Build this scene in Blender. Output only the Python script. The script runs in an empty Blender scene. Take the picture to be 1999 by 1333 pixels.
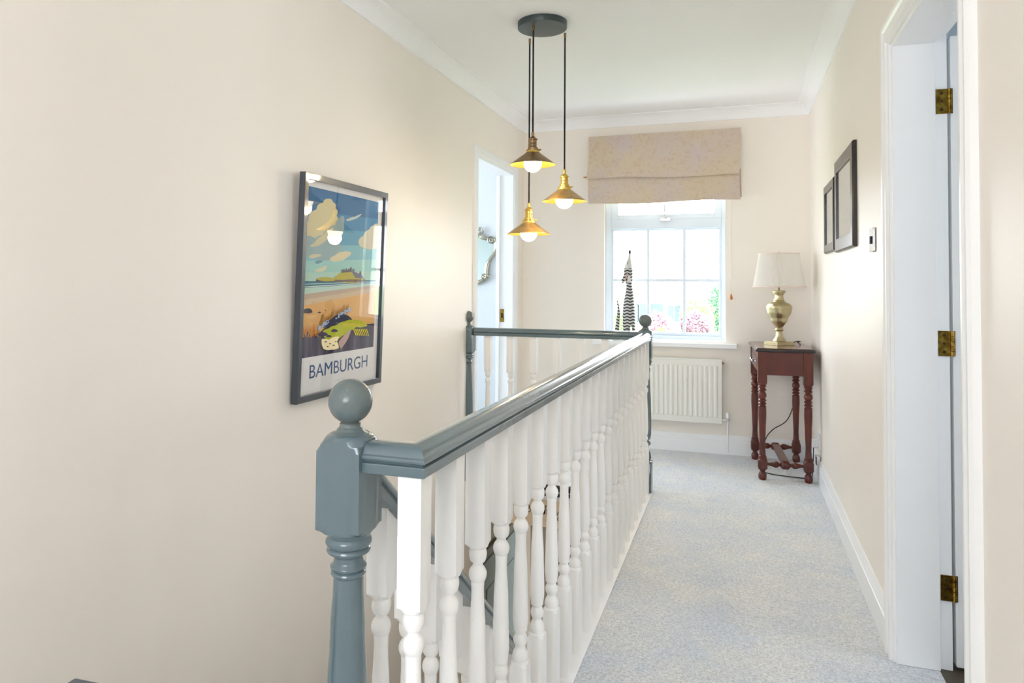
import bpy, bmesh, math, random
from mathutils import Vector, Matrix
SC = bpy.context.scene
COL = SC.collection
PI = math.pi
random.seed(4)

# ------------------------------------------------------------------ camera
F_PX = 1405.7
cam_d = bpy.data.cameras.new('camera')
cam = bpy.data.objects.new('camera', cam_d); COL.objects.link(cam)
cam_d.sensor_fit = 'HORIZONTAL'; cam_d.sensor_width = 36.0; cam_d.lens = F_PX*36.0/1999.0
cam_d.shift_x = (999.5-948.03)/1999.0
cam_d.shift_y = (517.92-666.5)/1999.0
cam_d.clip_start = 0.02; cam_d.clip_end = 400
_r = Vector((0.9435037, 0.33128265, 0.0072504)); _u = Vector((0.00235005, -0.02856987, 0.99958904)); _f = Vector((-0.33135365, 0.94309892, 0.0277343))
M = Matrix.Identity(4)
for i in range(3):
    M[i][0] = _r[i]; M[i][1] = _u[i]; M[i][2] = -_f[i]
M[2][3] = 1.17
cam.matrix_world = M
SC.camera = cam

# ------------------------------------------------------------------ world, light, exposure
SC.view_settings.view_transform = 'Standard'
SC.view_settings.look = 'None'
SC.view_settings.gamma = 1.0
SC.view_settings.use_curve_mapping = False
SC.view_settings.exposure = 0.66
try:
    SC.cycles.max_bounces = 14; SC.cycles.diffuse_bounces = 8; SC.cycles.glossy_bounces = 5
    SC.cycles.transparent_max_bounces = 16; SC.cycles.sample_clamp_indirect = 6.0
    SC.cycles.caustics_reflective = False; SC.cycles.caustics_refractive = False
    SC.cycles.blur_glossy = 0.5
except Exception:
    pass
W = bpy.data.worlds.new('overcast_sky'); SC.world = W; W.use_nodes = True
nt = W.node_tree; nt.nodes.clear()
wo = nt.nodes.new('ShaderNodeOutputWorld'); wb = nt.nodes.new('ShaderNodeBackground')
tc = nt.nodes.new('ShaderNodeTexCoord'); sx = nt.nodes.new('ShaderNodeSeparateXYZ')
cr = nt.nodes.new('ShaderNodeValToRGB')
cr.color_ramp.elements[0].position = 0.0; cr.color_ramp.elements[0].color = (.885, .935, 1.0, 1)
cr.color_ramp.elements[1].position = 1.0; cr.color_ramp.elements[1].color = (.80, .89, 1.0, 1)
nt.links.new(tc.outputs['Generated'], sx.inputs[0]); nt.links.new(sx.outputs[2], cr.inputs[0])
nt.links.new(cr.outputs[0], wb.inputs[0]); wb.inputs[1].default_value = 9.5
nt.links.new(wb.outputs[0], wo.inputs[0])

def portal(name, loc, direction, sx_, sy_):
    l = bpy.data.lights.new(name, 'AREA'); l.shape = 'RECTANGLE'; l.size = sx_; l.size_y = sy_
    l.cycles.is_portal = True
    o = bpy.data.objects.new(name, l); COL.objects.link(o); o.location = loc
    o.rotation_euler = Vector(direction).to_track_quat('-Z', 'Z').to_euler()
    return o
portal('window_daylight', (-.51, 5.60, 1.43), (0, -1, 0), 1.3, .84)
portal('added_rear_window_portal', (-.45, -1.72, 1.645), (0, 1, 0), 1.3, .95)  # portal for the unseen window added behind the camera
portal('bedroom_daylight', (-3.55, 4.4, 1.35), (1, 0, 0), 1.0, .9)
portal('side_room_daylight', (2.65, 1.95, 1.35), (-1, 0, 0), .7, .7)

# ------------------------------------------------------------------ colour and materials
def lin(c):
    return tuple(((v/255.0)/12.92 if v/255.0 <= .04045 else (((v/255.0)+.055)/1.055)**2.4) for v in c)
def mat(name, rgb, rough=.5, metal=0.0, spec=.5, noise=0.0, nscale=6.0, bump=0.0, bscale=60.0, coat=0.0, rgb2=None, detail=3.0):
    m = bpy.data.materials.new(name); m.use_nodes = True
    n = m.node_tree.nodes; L = m.node_tree.links; b = n['Principled BSDF']
    c = lin(rgb)
    b.inputs['Base Color'].default_value = (*c, 1)
    b.inputs['Roughness'].default_value = rough; b.inputs['Metallic'].default_value = metal
    b.inputs['Specular IOR Level'].default_value = spec
    b.inputs['Coat Weight'].default_value = coat; b.inputs['Coat Roughness'].default_value = .06
    tcn = n.new('ShaderNodeTexCoord')
    c2 = lin(rgb2) if rgb2 else tuple(v*(1-noise) for v in c)
    if noise or rgb2:
        t = n.new('ShaderNodeTexNoise'); t.inputs['Scale'].default_value = nscale; t.inputs['Detail'].default_value = detail
        L.new(tcn.outputs['Object'], t.inputs['Vector'])
        r = n.new('ShaderNodeValToRGB'); r.color_ramp.elements[0].position = .35; r.color_ramp.elements[1].position = .65
        r.color_ramp.elements[0].color = (*c2, 1); r.color_ramp.elements[1].color = (*c, 1)
        L.new(t.outputs[0], r.inputs[0]); L.new(r.outputs[0], b.inputs['Base Color'])
    if bump:
        t2 = n.new('ShaderNodeTexNoise'); t2.inputs['Scale'].default_value = bscale; t2.inputs['Detail'].default_value = 4
        L.new(tcn.outputs['Object'], t2.inputs['Vector'])
        bp = n.new('ShaderNodeBump'); bp.inputs['Strength'].default_value = bump; bp.inputs['Distance'].default_value = .002
        L.new(t2.outputs[0], bp.inputs['Height']); L.new(bp.outputs[0], b.inputs['Normal'])
    return m
def emis(name, rgb, s):
    m = bpy.data.materials.new(name); m.use_nodes = True; b = m.node_tree.nodes['Principled BSDF']
    b.inputs['Base Color'].default_value = (*lin(rgb), 1)
    b.inputs['Emission Color'].default_value = (*lin(rgb), 1); b.inputs['Emission Strength'].default_value = s
    return m
def glassy(name, tint=(1, 1, 1), ior=1.45, gl=1.0):
    m = bpy.data.materials.new(name); m.use_nodes = True; n = m.node_tree.nodes; L = m.node_tree.links; n.clear()
    o = n.new('ShaderNodeOutputMaterial'); t = n.new('ShaderNodeBsdfTransparent'); g = n.new('ShaderNodeBsdfGlossy')
    t.inputs[0].default_value = (*tint, 1); g.inputs['Roughness'].default_value = .015
    lw = n.new('ShaderNodeLayerWeight'); lw.inputs[0].default_value = .5     # Schlick reflectance, same from both sides
    pw = n.new('ShaderNodeMath'); pw.operation = 'POWER'; pw.inputs[1].default_value = 5.0
    ml = n.new('ShaderNodeMath'); ml.operation = 'MULTIPLY_ADD'; ml.use_clamp = True
    f0 = ((ior-1)/(ior+1))**2
    ml.inputs[1].default_value = (1-f0)*gl; ml.inputs[2].default_value = f0*gl
    mx = n.new('ShaderNodeMixShader')
    L.new(lw.outputs['Facing'], pw.inputs[0]); L.new(pw.outputs[0], ml.inputs[0]); L.new(ml.outputs[0], mx.inputs[0]); L.new(t.outputs[0], mx.inputs[1]); L.new(g.outputs[0], mx.inputs[2]); L.new(mx.outputs[0], o.inputs[0])
    return m

MWALL = mat('cream_wall_paint', (248, 241, 232), .42, spec=.35, noise=.015, nscale=2.0, bump=.25, bscale=35)
MCEIL = mat('ceiling_paint', (249, 249, 249), .8, spec=.2, bump=.15, bscale=80)
MCOVE = mat('coving_paint', (251, 251, 252), .55, spec=.3)
MWHITE = mat('white_gloss_paint', (248, 248, 247), .28, spec=.45, bump=.12, bscale=40, noise=.012, nscale=5)
MWHITE2 = mat('cool_white_gloss_paint', (246, 248, 250), .3, spec=.45, bump=.1, bscale=30)
MSLATE = mat('slate_grey_gloss_paint', (92, 111, 118), .2, spec=.6, coat=.5, noise=.05, nscale=14, bump=.15, bscale=90)
MBALL = mat('worn_slate_grey_paint', (94, 110, 114), .22, spec=.5, bump=.3, bscale=60, rgb2=(112, 118, 114), nscale=22)
MBLUE = mat('pale_blue_room_paint', (208, 215, 220), .6, spec=.3)
MSHADOWY = mat('shaded_taupe_hall_paint', (122, 112, 98), .7, spec=.3)  # grey-brown hall wall with the shade under the landing mixed into its colour
MGREEN = mat('grey_green_door_paint', (104, 114, 112), .45, spec=.4)
MCREAM2 = mat('warm_cream_paint', (235, 214, 186), .6, spec=.3)
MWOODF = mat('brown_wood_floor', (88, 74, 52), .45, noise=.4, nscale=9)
MPVC = mat('white_window_plastic', (226, 236, 248), .3, spec=.5)
MBRASS = mat('antique_brass', (208, 174, 122), .34, metal=1.0, noise=.25, nscale=30)
MBRASSD = mat('dark_antique_brass', (168, 140, 104), .38, metal=1.0, noise=.3, nscale=30)
MBRASSY = mat('satin_gold_brass', (214, 182, 92), .32, metal=.9)
MHINGE = mat('polished_brass_hinge', (186, 150, 66), .22, metal=1.0, rgb2=(120, 88, 30), nscale=60)
MDARK = mat('dark_screw_metal', (60, 50, 30), .4, metal=.7)
MLBRASS = mat('brushed_lamp_brass', (196, 184, 146), .33, metal=1.0, noise=.12, nscale=18)
MROSE = mat('dark_green_grey_metal', (62, 74, 74), .35, metal=.2, spec=.5)
MCABLE = mat('black_braided_flex', (24, 24, 26), .7)
MMAHOG = mat('dark_mahogany_wood', (100, 40, 28), .3, spec=.5, rgb2=(74, 28, 20), nscale=7, coat=.15)
MMAHOGT = mat('tabletop_mahogany', (118, 68, 54), .2, spec=.6, rgb2=(98, 52, 40), nscale=10, coat=.4)
MEDGE = mat('near_black_tabletop_edge', (30, 20, 26), .25, coat=.3)
MCHROME = mat('polished_chrome', (215, 215, 218), .12, metal=1.0)
MFRAMEB = mat('dark_slate_picture_frame', (54, 62, 72), .32, spec=.6, coat=.5)
MFRAMED = mat('black_brown_frame', (34, 28, 26), .25, spec=.5)
MPAPER = mat('white_paper', (244, 243, 243), .8, spec=.1)
MRAD = mat('radiator_cream_enamel', (238, 237, 230), .35, spec=.4)
MSOCKET = mat('white_plastic', (240, 240, 240), .35)
MACORN = mat('wooden_cord_pull', (190, 120, 60), .5)
MCORD = mat('cream_cord', (225, 222, 214), .8)
MPIC = mat('pale_print', (222, 230, 228), .7, rgb2=(236, 236, 228), nscale=5)
MSILVER = mat('antique_silver_frame', (168, 166, 150), .32, metal=.85, noise=.3, nscale=25)
MMIRROR = mat('mirror_silvering', (232, 240, 240), .02, metal=1.0)
MPEAR = mat('frosted_strap_black', (40, 48, 46), .3, spec=.5)
MGLASS = glassy('window_glass')
MPGLASS = glassy('picture_glass', (1, 1, 1), 1.5, 1.0)

def carpet_mat():
    m = bpy.data.materials.new('pale_blue_grey_carpet'); m.use_nodes = True; n = m.node_tree.nodes; L = m.node_tree.links; b = n['Principled BSDF']
    b.inputs['Roughness'].default_value = .95; b.inputs['Specular IOR Level'].default_value = .1
    b.inputs['Sheen Weight'].default_value = .25
    t = n.new('ShaderNodeTexCoord')
    a = n.new('ShaderNodeTexNoise'); a.inputs['Scale'].default_value = 3.2; a.inputs['Detail'].default_value = 6; a.inputs['Roughness'].default_value = .7
    s = n.new('ShaderNodeTexNoise'); s.inputs['Scale'].default_value = 120; s.inputs['Detail'].default_value = 3; s.inputs['Distortion'].default_value = 1.2
    L.new(t.outputs['Object'], a.inputs['Vector']); L.new(t.outputs['Object'], s.inputs['Vector'])
    r = n.new('ShaderNodeValToRGB'); e = r.color_ramp.elements
    e[0].position = .38; e[0].color = (*lin((228, 233, 240)), 1); e[1].position = .62; e[1].color = (*lin((244, 243, 240)), 1)
    L.new(a.outputs[0], r.inputs[0])
    r2 = n.new('ShaderNodeValToRGB'); e = r2.color_ramp.elements
    e[0].position = .36; e[0].color = (.5, .5, .5, 1); e[1].position = .6; e[1].color = (1, 1, 1, 1)
    L.new(s.outputs[0], r2.inputs[0])
    mx = n.new('ShaderNodeMix'); mx.data_type = 'RGBA'; mx.blend_type = 'MULTIPLY'; mx.inputs[0].default_value = .62
    L.new(r.outputs[0], mx.inputs[6]); L.new(r2.outputs[0], mx.inputs[7]); L.new(mx.outputs[2], b.inputs['Base Color'])
    bp = n.new('ShaderNodeBump'); bp.inputs['Strength'].default_value = .9; bp.inputs['Distance'].default_value = .006
    L.new(s.outputs[0], bp.inputs['Height']); L.new(bp.outputs[0], b.inputs['Normal'])
    return m
MCARPET = carpet_mat()

def fabric_mat():
    m = bpy.data.materials.new('faded_floral_fabric'); m.use_nodes = True; n = m.node_tree.nodes; L = m.node_tree.links; b = n['Principled BSDF']
    b.inputs['Roughness'].default_value = .85; b.inputs['Specular IOR Level'].default_value = .15
    t = n.new('ShaderNodeTexCoord')
    a = n.new('ShaderNodeTexNoise'); a.inputs['Scale'].default_value = 4; a.inputs['Detail'].default_value = 5
    v = n.new('ShaderNodeTexNoise'); v.inputs['Scale'].default_value = 13; v.inputs['Distortion'].default_value = 3.5; v.inputs['Detail'].default_value = 4
    L.new(t.outputs['Object'], a.inputs['Vector']); L.new(t.outputs['Object'], v.inputs['Vector'])
    r = n.new('ShaderNodeValToRGB'); e = r.color_ramp.elements
    e[0].position = .35; e[0].color = (*lin((204, 190, 186)), 1); e[1].position = .62; e[1].color = (*lin((208, 192, 168)), 1)
    L.new(a.outputs[0], r.inputs[0])
    r2 = n.new('ShaderNodeValToRGB'); e = r2.color_ramp.elements
    e[0].position = .50; e[0].color = (0, 0, 0, 1); e[1].position = .72; e[1].color = (.8, .8, .8, 1)
    L.new(v.outputs[0], r2.inputs[0])
    mx = n.new('ShaderNodeMix'); mx.data_type = 'RGBA'; L.new(r2.outputs[0], mx.inputs[0])
    L.new(r.outputs[0], mx.inputs[6]); mx.inputs[7].default_value = (*lin((198, 172, 148)), 1)
    L.new(mx.outputs[2], b.inputs['Base Color'])
    return m
MFABRIC = fabric_mat()

def zebra_mat():
    m = bpy.data.materials.new('zebra_striped_paint'); m.use_nodes = True; n = m.node_tree.nodes; L = m.node_tree.links; b = n['Principled BSDF']
    b.inputs['Roughness'].default_value = .55
    t = n.new('ShaderNodeTexCoord'); s = n.new('ShaderNodeSeparateXYZ'); L.new(t.outputs['Object'], s.inputs[0])
    k = n.new('ShaderNodeMath'); k.operation = 'MULTIPLY'; k.inputs[1].default_value = 150.0; L.new(s.outputs[0], k.inputs[0])
    sn = n.new('ShaderNodeMath'); sn.operation = 'SINE'; L.new(k.outputs[0], sn.inputs[0])
    am = n.new('ShaderNodeMath'); am.operation = 'MULTIPLY'; am.inputs[1].default_value = .0035; L.new(sn.outputs[0], am.inputs[0])
    ad = n.new('ShaderNodeMath'); ad.operation = 'ADD'; L.new(s.outputs[2], ad.inputs[0]); L.new(am.outputs[0], ad.inputs[1])
    z = n.new('ShaderNodeMath'); z.operation = 'MULTIPLY'; z.inputs[1].default_value = 2*PI/.0225; L.new(ad.outputs[0], z.inputs[0])
    s2 = n.new('ShaderNodeMath'); s2.operation = 'SINE'; L.new(z.outputs[0], s2.inputs[0])
    g = n.new('ShaderNodeMath'); g.operation = 'GREATER_THAN'; g.inputs[1].default_value = -.05; L.new(s2.outputs[0], g.inputs[0])
    mx = n.new('ShaderNodeMix'); mx.data_type = 'RGBA'; L.new(g.outputs[0], mx.inputs[0])
    mx.inputs[6].default_value = (*lin((46, 46, 50)), 1); mx.inputs[7].default_value = (*lin((200, 200, 198)), 1)
    L.new(mx.outputs[2], b.inputs['Base Color'])
    return m
MZEBRA = zebra_mat()

def shade_mat():
    m = bpy.data.materials.new('pleated_cream_fabric'); m.use_nodes = True; n = m.node_tree.nodes; L = m.node_tree.links; b = n['Principled BSDF']
    b.inputs['Base Color'].default_value = (*lin((252, 250, 248)), 1); b.inputs['Roughness'].default_value = .8; b.inputs['Specular IOR Level'].default_value = .2
    tr = n.new('ShaderNodeBsdfTranslucent'); tr.inputs[0].default_value = (*lin((245, 240, 230)), 1)
    mx = n.new('ShaderNodeMixShader'); mx.inputs[0].default_value = .3
    L.new(b.outputs[0], mx.inputs[1]); L.new(tr.outputs[0], mx.inputs[2]); L.new(mx.outputs[0], n['Material Output'].inputs[0])
    return m
MSHADE = shade_mat()

# ------------------------------------------------------------------ mesh helpers
class MB:
    def __init__(s): s.v = []; s.f = []; s.mi = []; s.m = 0
    def quad(s, a, b, c, d):
        i = len(s.v); s.v += [tuple(a), tuple(b), tuple(c), tuple(d)]; s.f.append((i, i+1, i+2, i+3)); s.mi.append(s.m); return s
    def poly(s, pts):
        i = len(s.v); s.v += [tuple(p) for p in pts]; s.f.append(tuple(range(i, i+len(pts)))); s.mi.append(s.m); return s
    def box(s, x0, y0, z0, x1, y1, z1, T=None):
        i = len(s.v)
        P = [Vector(p) for p in ((x0,y0,z0),(x1,y0,z0),(x1,y1,z0),(x0,y1,z0),(x0,y0,z1),(x1,y0,z1),(x1,y1,z1),(x0,y1,z1))]
        if T: P = [T @ p for p in P]
        s.v += [tuple(p) for p in P]
        for q in ((0,3,2,1),(4,5,6,7),(0,1,5,4),(1,2,6,5),(2,3,7,6),(3,0,4,7)):
            s.f.append(tuple(i+k for k in q)); s.mi.append(s.m)
        return s
    def rings(s, R, closed=False, cap=True):
        n = len(R[0]); i = len(s.v)
        for r in R: s.v += [tuple(p) for p in r]
        m = len(R)
        for a in range(m if closed else m-1):
            b = (a+1) % m
            for k in range(n):
                l = (k+1) % n
                s.f.append((i+a*n+k, i+a*n+l, i+b*n+l, i+b*n+k)); s.mi.append(s.m)
        if cap and not closed:
            s.f.append(tuple(i+k for k in reversed(range(n)))); s.mi.append(s.m)
            s.f.append(tuple(i+(m-1)*n+k for k in range(n))); s.mi.append(s.m)
        return s
    def turned(s, prof, a=None, segs=32, c=(0,0,0), T=None, cap=True):
        """lathe of (z, r); where r exceeds the square of half-width a the outline is clipped to the square"""
        R = []
        for z, r in prof:
            ring = []
            for k in range(segs):
                t = 2*PI*(k+.0)/segs + PI/4
                q = r
                if a: q = min(r, a/max(abs(math.cos(t)), abs(math.sin(t)), 1e-6))
                p = Vector((c[0]+q*math.cos(t), c[1]+q*math.sin(t), c[2]+z))
                ring.append(T @ p if T else p)
            R.append(ring)
        return s.rings(R, cap=cap)
    def tube(s, pts, r, segs=10, rr=None):
        pts = [Vector(p) for p in pts]; R = []; up = Vector((0,0,1))
        n0 = None
        for i, p in enumerate(pts):
            t = (pts[min(i+1, len(pts)-1)]-pts[max(i-1, 0)]).normalized()
            if n0 is None:
                n0 = t.cross(up) if abs(t.dot(up)) < .9 else t.cross(Vector((1,0,0)))
            n0 = (n0 - t*n0.dot(t)).normalized(); b = t.cross(n0)
            q = rr[i] if rr else r
            R.append([p+(n0*math.cos(2*PI*k/segs)+b*math.sin(2*PI*k/segs))*q for k in range(segs)])
        return s.rings(R)
    def sweep(s, path, prof, up=(0,0,1), closed=False):
        """profile (a,b): a along side = tangent x up, b along up; mitred"""
        path = [Vector(p) for p in path]; up = Vector(up).normalized(); R = []; n = len(path)
        for i, p in enumerate(path):
            d = []
            if i > 0 or closed: d.append((p-path[i-1]).normalized())
            if i < n-1 or closed: d.append((path[(i+1) % n]-p).normalized())
            sd = [q.cross(up).normalized() for q in d]
            if len(sd) == 2:
                m = (sd[0]+sd[1]).normalized(); k = 1/max(m.dot(sd[0]), .2)
            else: m = sd[0]; k = 1
            R.append([p+m*(a*k)+up*b for a, b in prof])
        return s.rings(R, closed=closed)
    def build(s, name, mats, parent=None, smooth=False, bevel=0, loc=None, rot=None, auto=35):
        me = bpy.data.meshes.new(name); me.from_pydata(s.v, [], s.f)
        if not isinstance(mats, (list, tuple)): mats = [mats]
        for m in mats: me.materials.append(m)
        for p, k in zip(me.polygons, s.mi): p.material_index = k
        bm = bmesh.new(); bm.from_mesh(me); bmesh.ops.recalc_face_normals(bm, faces=bm.faces)
        if smooth:
            for f_ in bm.faces: f_.smooth = True
            for e in bm.edges:
                if len(e.link_faces) == 2 and e.calc_face_angle(0) > math.radians(auto): e.smooth = False
        bm.to_mesh(me); bm.free()
        o = bpy.data.objects.new(name, me); COL.objects.link(o)
        if parent: o.parent = parent
        if loc: o.location = loc
        if rot: o.rotation_euler = rot
        if bevel:
            b = o.modifiers.new('bevel', 'BEVEL'); b.width = bevel; b.segments = 2; b.limit_method = 'ANGLE'; b.angle_limit = math.radians(40)
        return o
def thing(name, label, cat, loc=(0,0,0), rz=0, group=None):
    o = bpy.data.objects.new(name, None); COL.objects.link(o); o.empty_display_size = .05
    o.location = loc; o.rotation_euler = (0,0,rz); return tag(o, label, cat, group)
def tag(o, label, cat, group=None):
    o['label'] = label; o['category'] = cat
    if group: o['group'] = group
    return o
def struct(o): o['kind'] = 'structure'; return o
def copy_tree(o, parent=None):
    c = o.copy(); COL.objects.link(c)
    if parent: c.parent = parent
    for ch in list(o.children): copy_tree(ch, c)
    return c
def arc(cx, cy, r, a0, a1, n):
    return [(cx+r*math.cos(math.radians(a0+(a1-a0)*i/n)), cy+r*math.sin(math.radians(a0+(a1-a0)*i/n))) for i in range(n+1)]

# ------------------------------------------------------------------ the setting
XL, XR, YB, YF = -1.575, .465, 5.36, -1.60
ZC = 2.4315
XS = -.535      # edge of the stairwell
YS0, YS1 = 1.035, 4.17
# walls
b = MB(); t = .125
b.box(XL-t, YF-.2, -2.6, XL, 4.30, ZC+.1).box(XL-t, 5.10, -.25, XL, YB+.26, ZC+.1).box(XL-t, 4.30, 2.0, XL, 5.10, ZC+.1).box(XL-t, 4.30, -.30, XL, 5.10, -.012)
wl = struct(b.build('wall_left', MWALL))
b = MB()
b.box(XR, YF-.2, -.25, XR+.115, 1.79, ZC+.1).box(XR, 2.59, -.25, XR+.115, YB+.26, ZC+.1).box(XR, 1.79, 1.955, XR+.115, 2.59, ZC+.1).box(XR, 1.79, -.25, XR+.115, 2.59, -.02)
struct(b.build('wall_right', MWALL))
WX0, WX1, WZ0, WZ1 = -.945, -.085, .785, 2.08
b = MB()
b.box(XL, YB, -.25, WX0, YB+.26, ZC+.1).box(WX1, YB, -.25, XR, YB+.26, ZC+.1).box(WX0, YB, -.25, WX1, YB+.26, WZ0).box(WX0, YB, WZ1, WX1, YB+.26, ZC+.1)
struct(b.build('wall_back', MWALL))
# wall behind the camera with an unseen window opening, added and sized to light the landing
b = MB(); fx0, fx1, fz0, fz1 = -1.10, .20, 1.17, 2.12
b.box(XL, YF-.2, -2.6, fx0, YF, ZC+.1).box(fx1, YF-.2, -2.6, XR, YF, ZC+.1).box(fx0, YF-.2, -2.6, fx1, YF, fz0).box(fx0, YF-.2, fz1, fx1, YF, ZC+.1)
struct(b.build('wall_front', MWALL))
b = MB()
for x in (fx0, -.70, -.25, fx1-.05): b.box(x, YF-.12, fz0, x+.05, YF-.06, fz1)
for z in (fz0, fz1-.05, 1.75): b.box(fx0, YF-.12, z, fx1, YF-.06, z+.05)
struct(b.build('added_rear_window', MPVC))  # unseen window frame, added with the opening that brings light from behind
# ceiling
struct(MB().box(XL-.13, YF-.2, ZC, XR+.12, YB+.26, ZC+.12).build('ceiling', MCEIL))
# landing floor: carpet slab around the stairwell
b = MB()
b.box(XS, YF, -.03, XR, YB, 0).box(XL, YF, -.03, XS, YS0, 0).box(XL, YS1, -.03, XS, YB, 0)
b.box(XR, 1.79, -.03, XR+.115, 2.59, -.001)
struct(b.build('floor', MCARPET))
b = MB()
b.box(XS, YF, -.25, XR, YB, -.031).box(XL, YF, -.25, XS, YS0, -.031).box(XL, YS1, -.25, XS, YB, -.031)
struct(b.build('floor_slab', MCREAM2))
# white apron boards and cream bulkhead round the well
b = MB(); b.box(XS-.02, YS0, -.26, XS-.001, YS1-.02, -.001).box(XL, YS1-.02, -.09, XS-.001, YS1-.001, -.001).box(XL, YS0+.001, -.2, XS-.02, YS0+.02, -.001)
struct(b.build('trim_1', MWHITE, bevel=.002))
struct(MB().box(XL, YS1-.012, -.25, XS-.02, YS1-.001, -.0901).build('wall_bulkhead', MCREAM2))
# ground floor hall
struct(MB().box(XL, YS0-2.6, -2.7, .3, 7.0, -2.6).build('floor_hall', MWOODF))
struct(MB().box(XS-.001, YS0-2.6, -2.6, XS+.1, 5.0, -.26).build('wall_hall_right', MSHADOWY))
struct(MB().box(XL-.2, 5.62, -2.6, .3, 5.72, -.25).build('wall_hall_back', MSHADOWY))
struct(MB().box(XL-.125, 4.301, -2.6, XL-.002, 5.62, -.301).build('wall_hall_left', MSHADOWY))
b = MB(); b.box(XL, 4.36, -2.6, XL+.03, 5.16, -.62)
hd = struct(b.build('door_3', MGREEN, bevel=.003))
b = MB()
for z0, z1 in ((-2.4, -1.75), (-1.6, -.8)):
    for y0, y1 in ((4.46, 4.72), (4.80, 5.06)): b.box(XL+.03, y0, z0, XL+.036, y1, z1)
b.build('door_panel', MGREEN, hd, bevel=.004)
b = MB(); b.sweep([(XL+.003, 4.33, -2.6), (XL+.003, 4.33, -.59), (XL+.003, 5.19, -.59), (XL+.003, 5.19, -2.6)], [(-.035,0),(.035,0),(.035,.015),(-.035,.022)], up=(1,0,0))
struct(b.build('trim_2', mat('dark_green_grey_trim', (84, 84, 76), .4)))
# coving
cove = [(0, 0), (-.008, 0)] + [(-.0865+.0755*math.cos(math.radians(a)), .0755*math.sin(math.radians(a))*.0+.0) for a in ()]
pr = [(.0, .0), (.009, .0), (.009, .008)]
for i in range(9):
    a = math.radians(90*i/8)
    pr.append((.009+(.0725)*(1-math.cos(a)), .008+.060*math.sin(a)))
pr += [(.0865, .068), (.0865, .0755), (0, .0755)]
zc0 = ZC-.0757
cnr = [(XL, YF), (XR, YF), (XR, YB), (XL, YB)]
for i in range(4):
    p0, p1 = cnr[i], cnr[(i+1) % 4]
    d = Vector((p1[0]-p0[0], p1[1]-p0[1], 0)).normalized(); inn = Vector((0,0,1)).cross(d)
    bmx = MB(); R = []
    for P, sgn in ((p0, 1), (p1, -1)):
        R.append([Vector((P[0], P[1], zc0))+inn*a+d*(a*sgn)+Vector((0,0,bb)) for a, bb in pr])
    bmx.rings(R)
    struct(bmx.build('trim_%d' % (7+i), MCOVE, smooth=True, auto=30))
# skirting boards
sk = [(0,0),(.018,0),(.018,.095),(.0145,.098),(.0145,.106),(.011,.112),(.008,.125),(.003,.133),(0,.133)]
def skirt(name, pts):
    # pts run so that the room is on the left-hand side of travel
    b = MB(); b.sweep([(x, y, -.002) for x, y in pts], [(-a, bb) for a, bb in sk]); return struct(b.build(name, MWHITE2, smooth=True, auto=25))
skirt('baseboard_right', [(XR, 2.665), (XR, YB)])
skirt('baseboard_back', [(XR-.018, YB), (XL, YB)])
skirt('baseboard_left', [(XL, YS0), (XL, YF)])
skirt('baseboard_near', [(XR, YF), (XR, 1.715)])
skirt('baseboard_corner', [(XL, YB-.018), (XL, 5.17)])
# left doorway: lining, architrave
b = MB()
b.box(XL-.127, 5.10-.012, 0, XL+.002, 5.10, 2.0).box(XL-.127, 4.30, 0, XL+.002, 4.312, 2.0).box(XL-.127, 4.312, 1.988, XL+.002, 5.088, 2.0)
b.box(XL-.127, 5.075, 0, XL-.10, 5.088, 1.988)
lin_l = struct(b.build('door_2', MWHITE2, bevel=.002))
b = MB(); b.box(XL-.096, 5.0855, .90, XL-.066, 5.088, .995); b.build('strike_plate', MHINGE, lin_l, bevel=.001)
b = MB(); b.box(XL-.088, 5.085, .93, XL-.074, 5.0856, .965); b.build('keep_hole', MDARK, lin_l)
arch = [(-.032, 0), (-.032, .014), (-.024, .019), (-.012, .017), (.004, .013), (.010, .016), (.018, .012), (.032, .010), (.032, 0)]
def architrave(name, X, y0, y1, z1, out, matl, w=1.0):
    # outer edge thicker; y0<y1 ; path at middle of the board
    h = .032*w
    b = MB(); pf = [(a*w*(1 if out > 0 else -1), bb) for a, bb in arch]
    b.sweep([(X, y0-h, 0), (X, y0-h, z1+h), (X, y1+h, z1+h), (X, y1+h, 0)], pf, up=(out, 0, 0)); return struct(b.build(name, matl, smooth=True, auto=25))
architrave('trim_3', XL, 4.305, 5.095, 1.995, 1, MWHITE2)
# right doorway lining with rebate
b = MB()
X0, X1, X2 = XR-.002, XR+.117, XR+.152
for y0, y1 in ((2.575, 2.592), (1.788, 1.805)): b.box(X0, y0, 0, X1, y1, 1.955)
b.box(X0, 1.805, 1.940, X1, 2.575, 1.957)
b.box(X1, 2.588, 0, X2, 2.606, 1.985).box(X1, 1.774, 0, X2, 1.792, 1.985).box(X1, 1.792, 1.967, X2, 2.588, 1.985)
struct(b.build('trim_4', MWHITE, bevel=.0015))
archr = [(-.037, 0), (-.037, .016), (-.031, .023), (-.020, .021), (-.014, .015), (.010, .015), (.016, .020), (.026, .020), (.030, .012), (.037, .010), (.037, 0)]
b = MB(); b.sweep([(XR, 1.79-.034, 0), (XR, 1.79-.034, 1.955+.034), (XR, 2.59+.034, 1.955+.034), (XR, 2.59+.034, 0)], [(-a, bb) for a, bb in archr][::-1], up=(-1, 0, 0))
struct(b.build('trim_5', MWHITE, smooth=True, auto=25))
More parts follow.
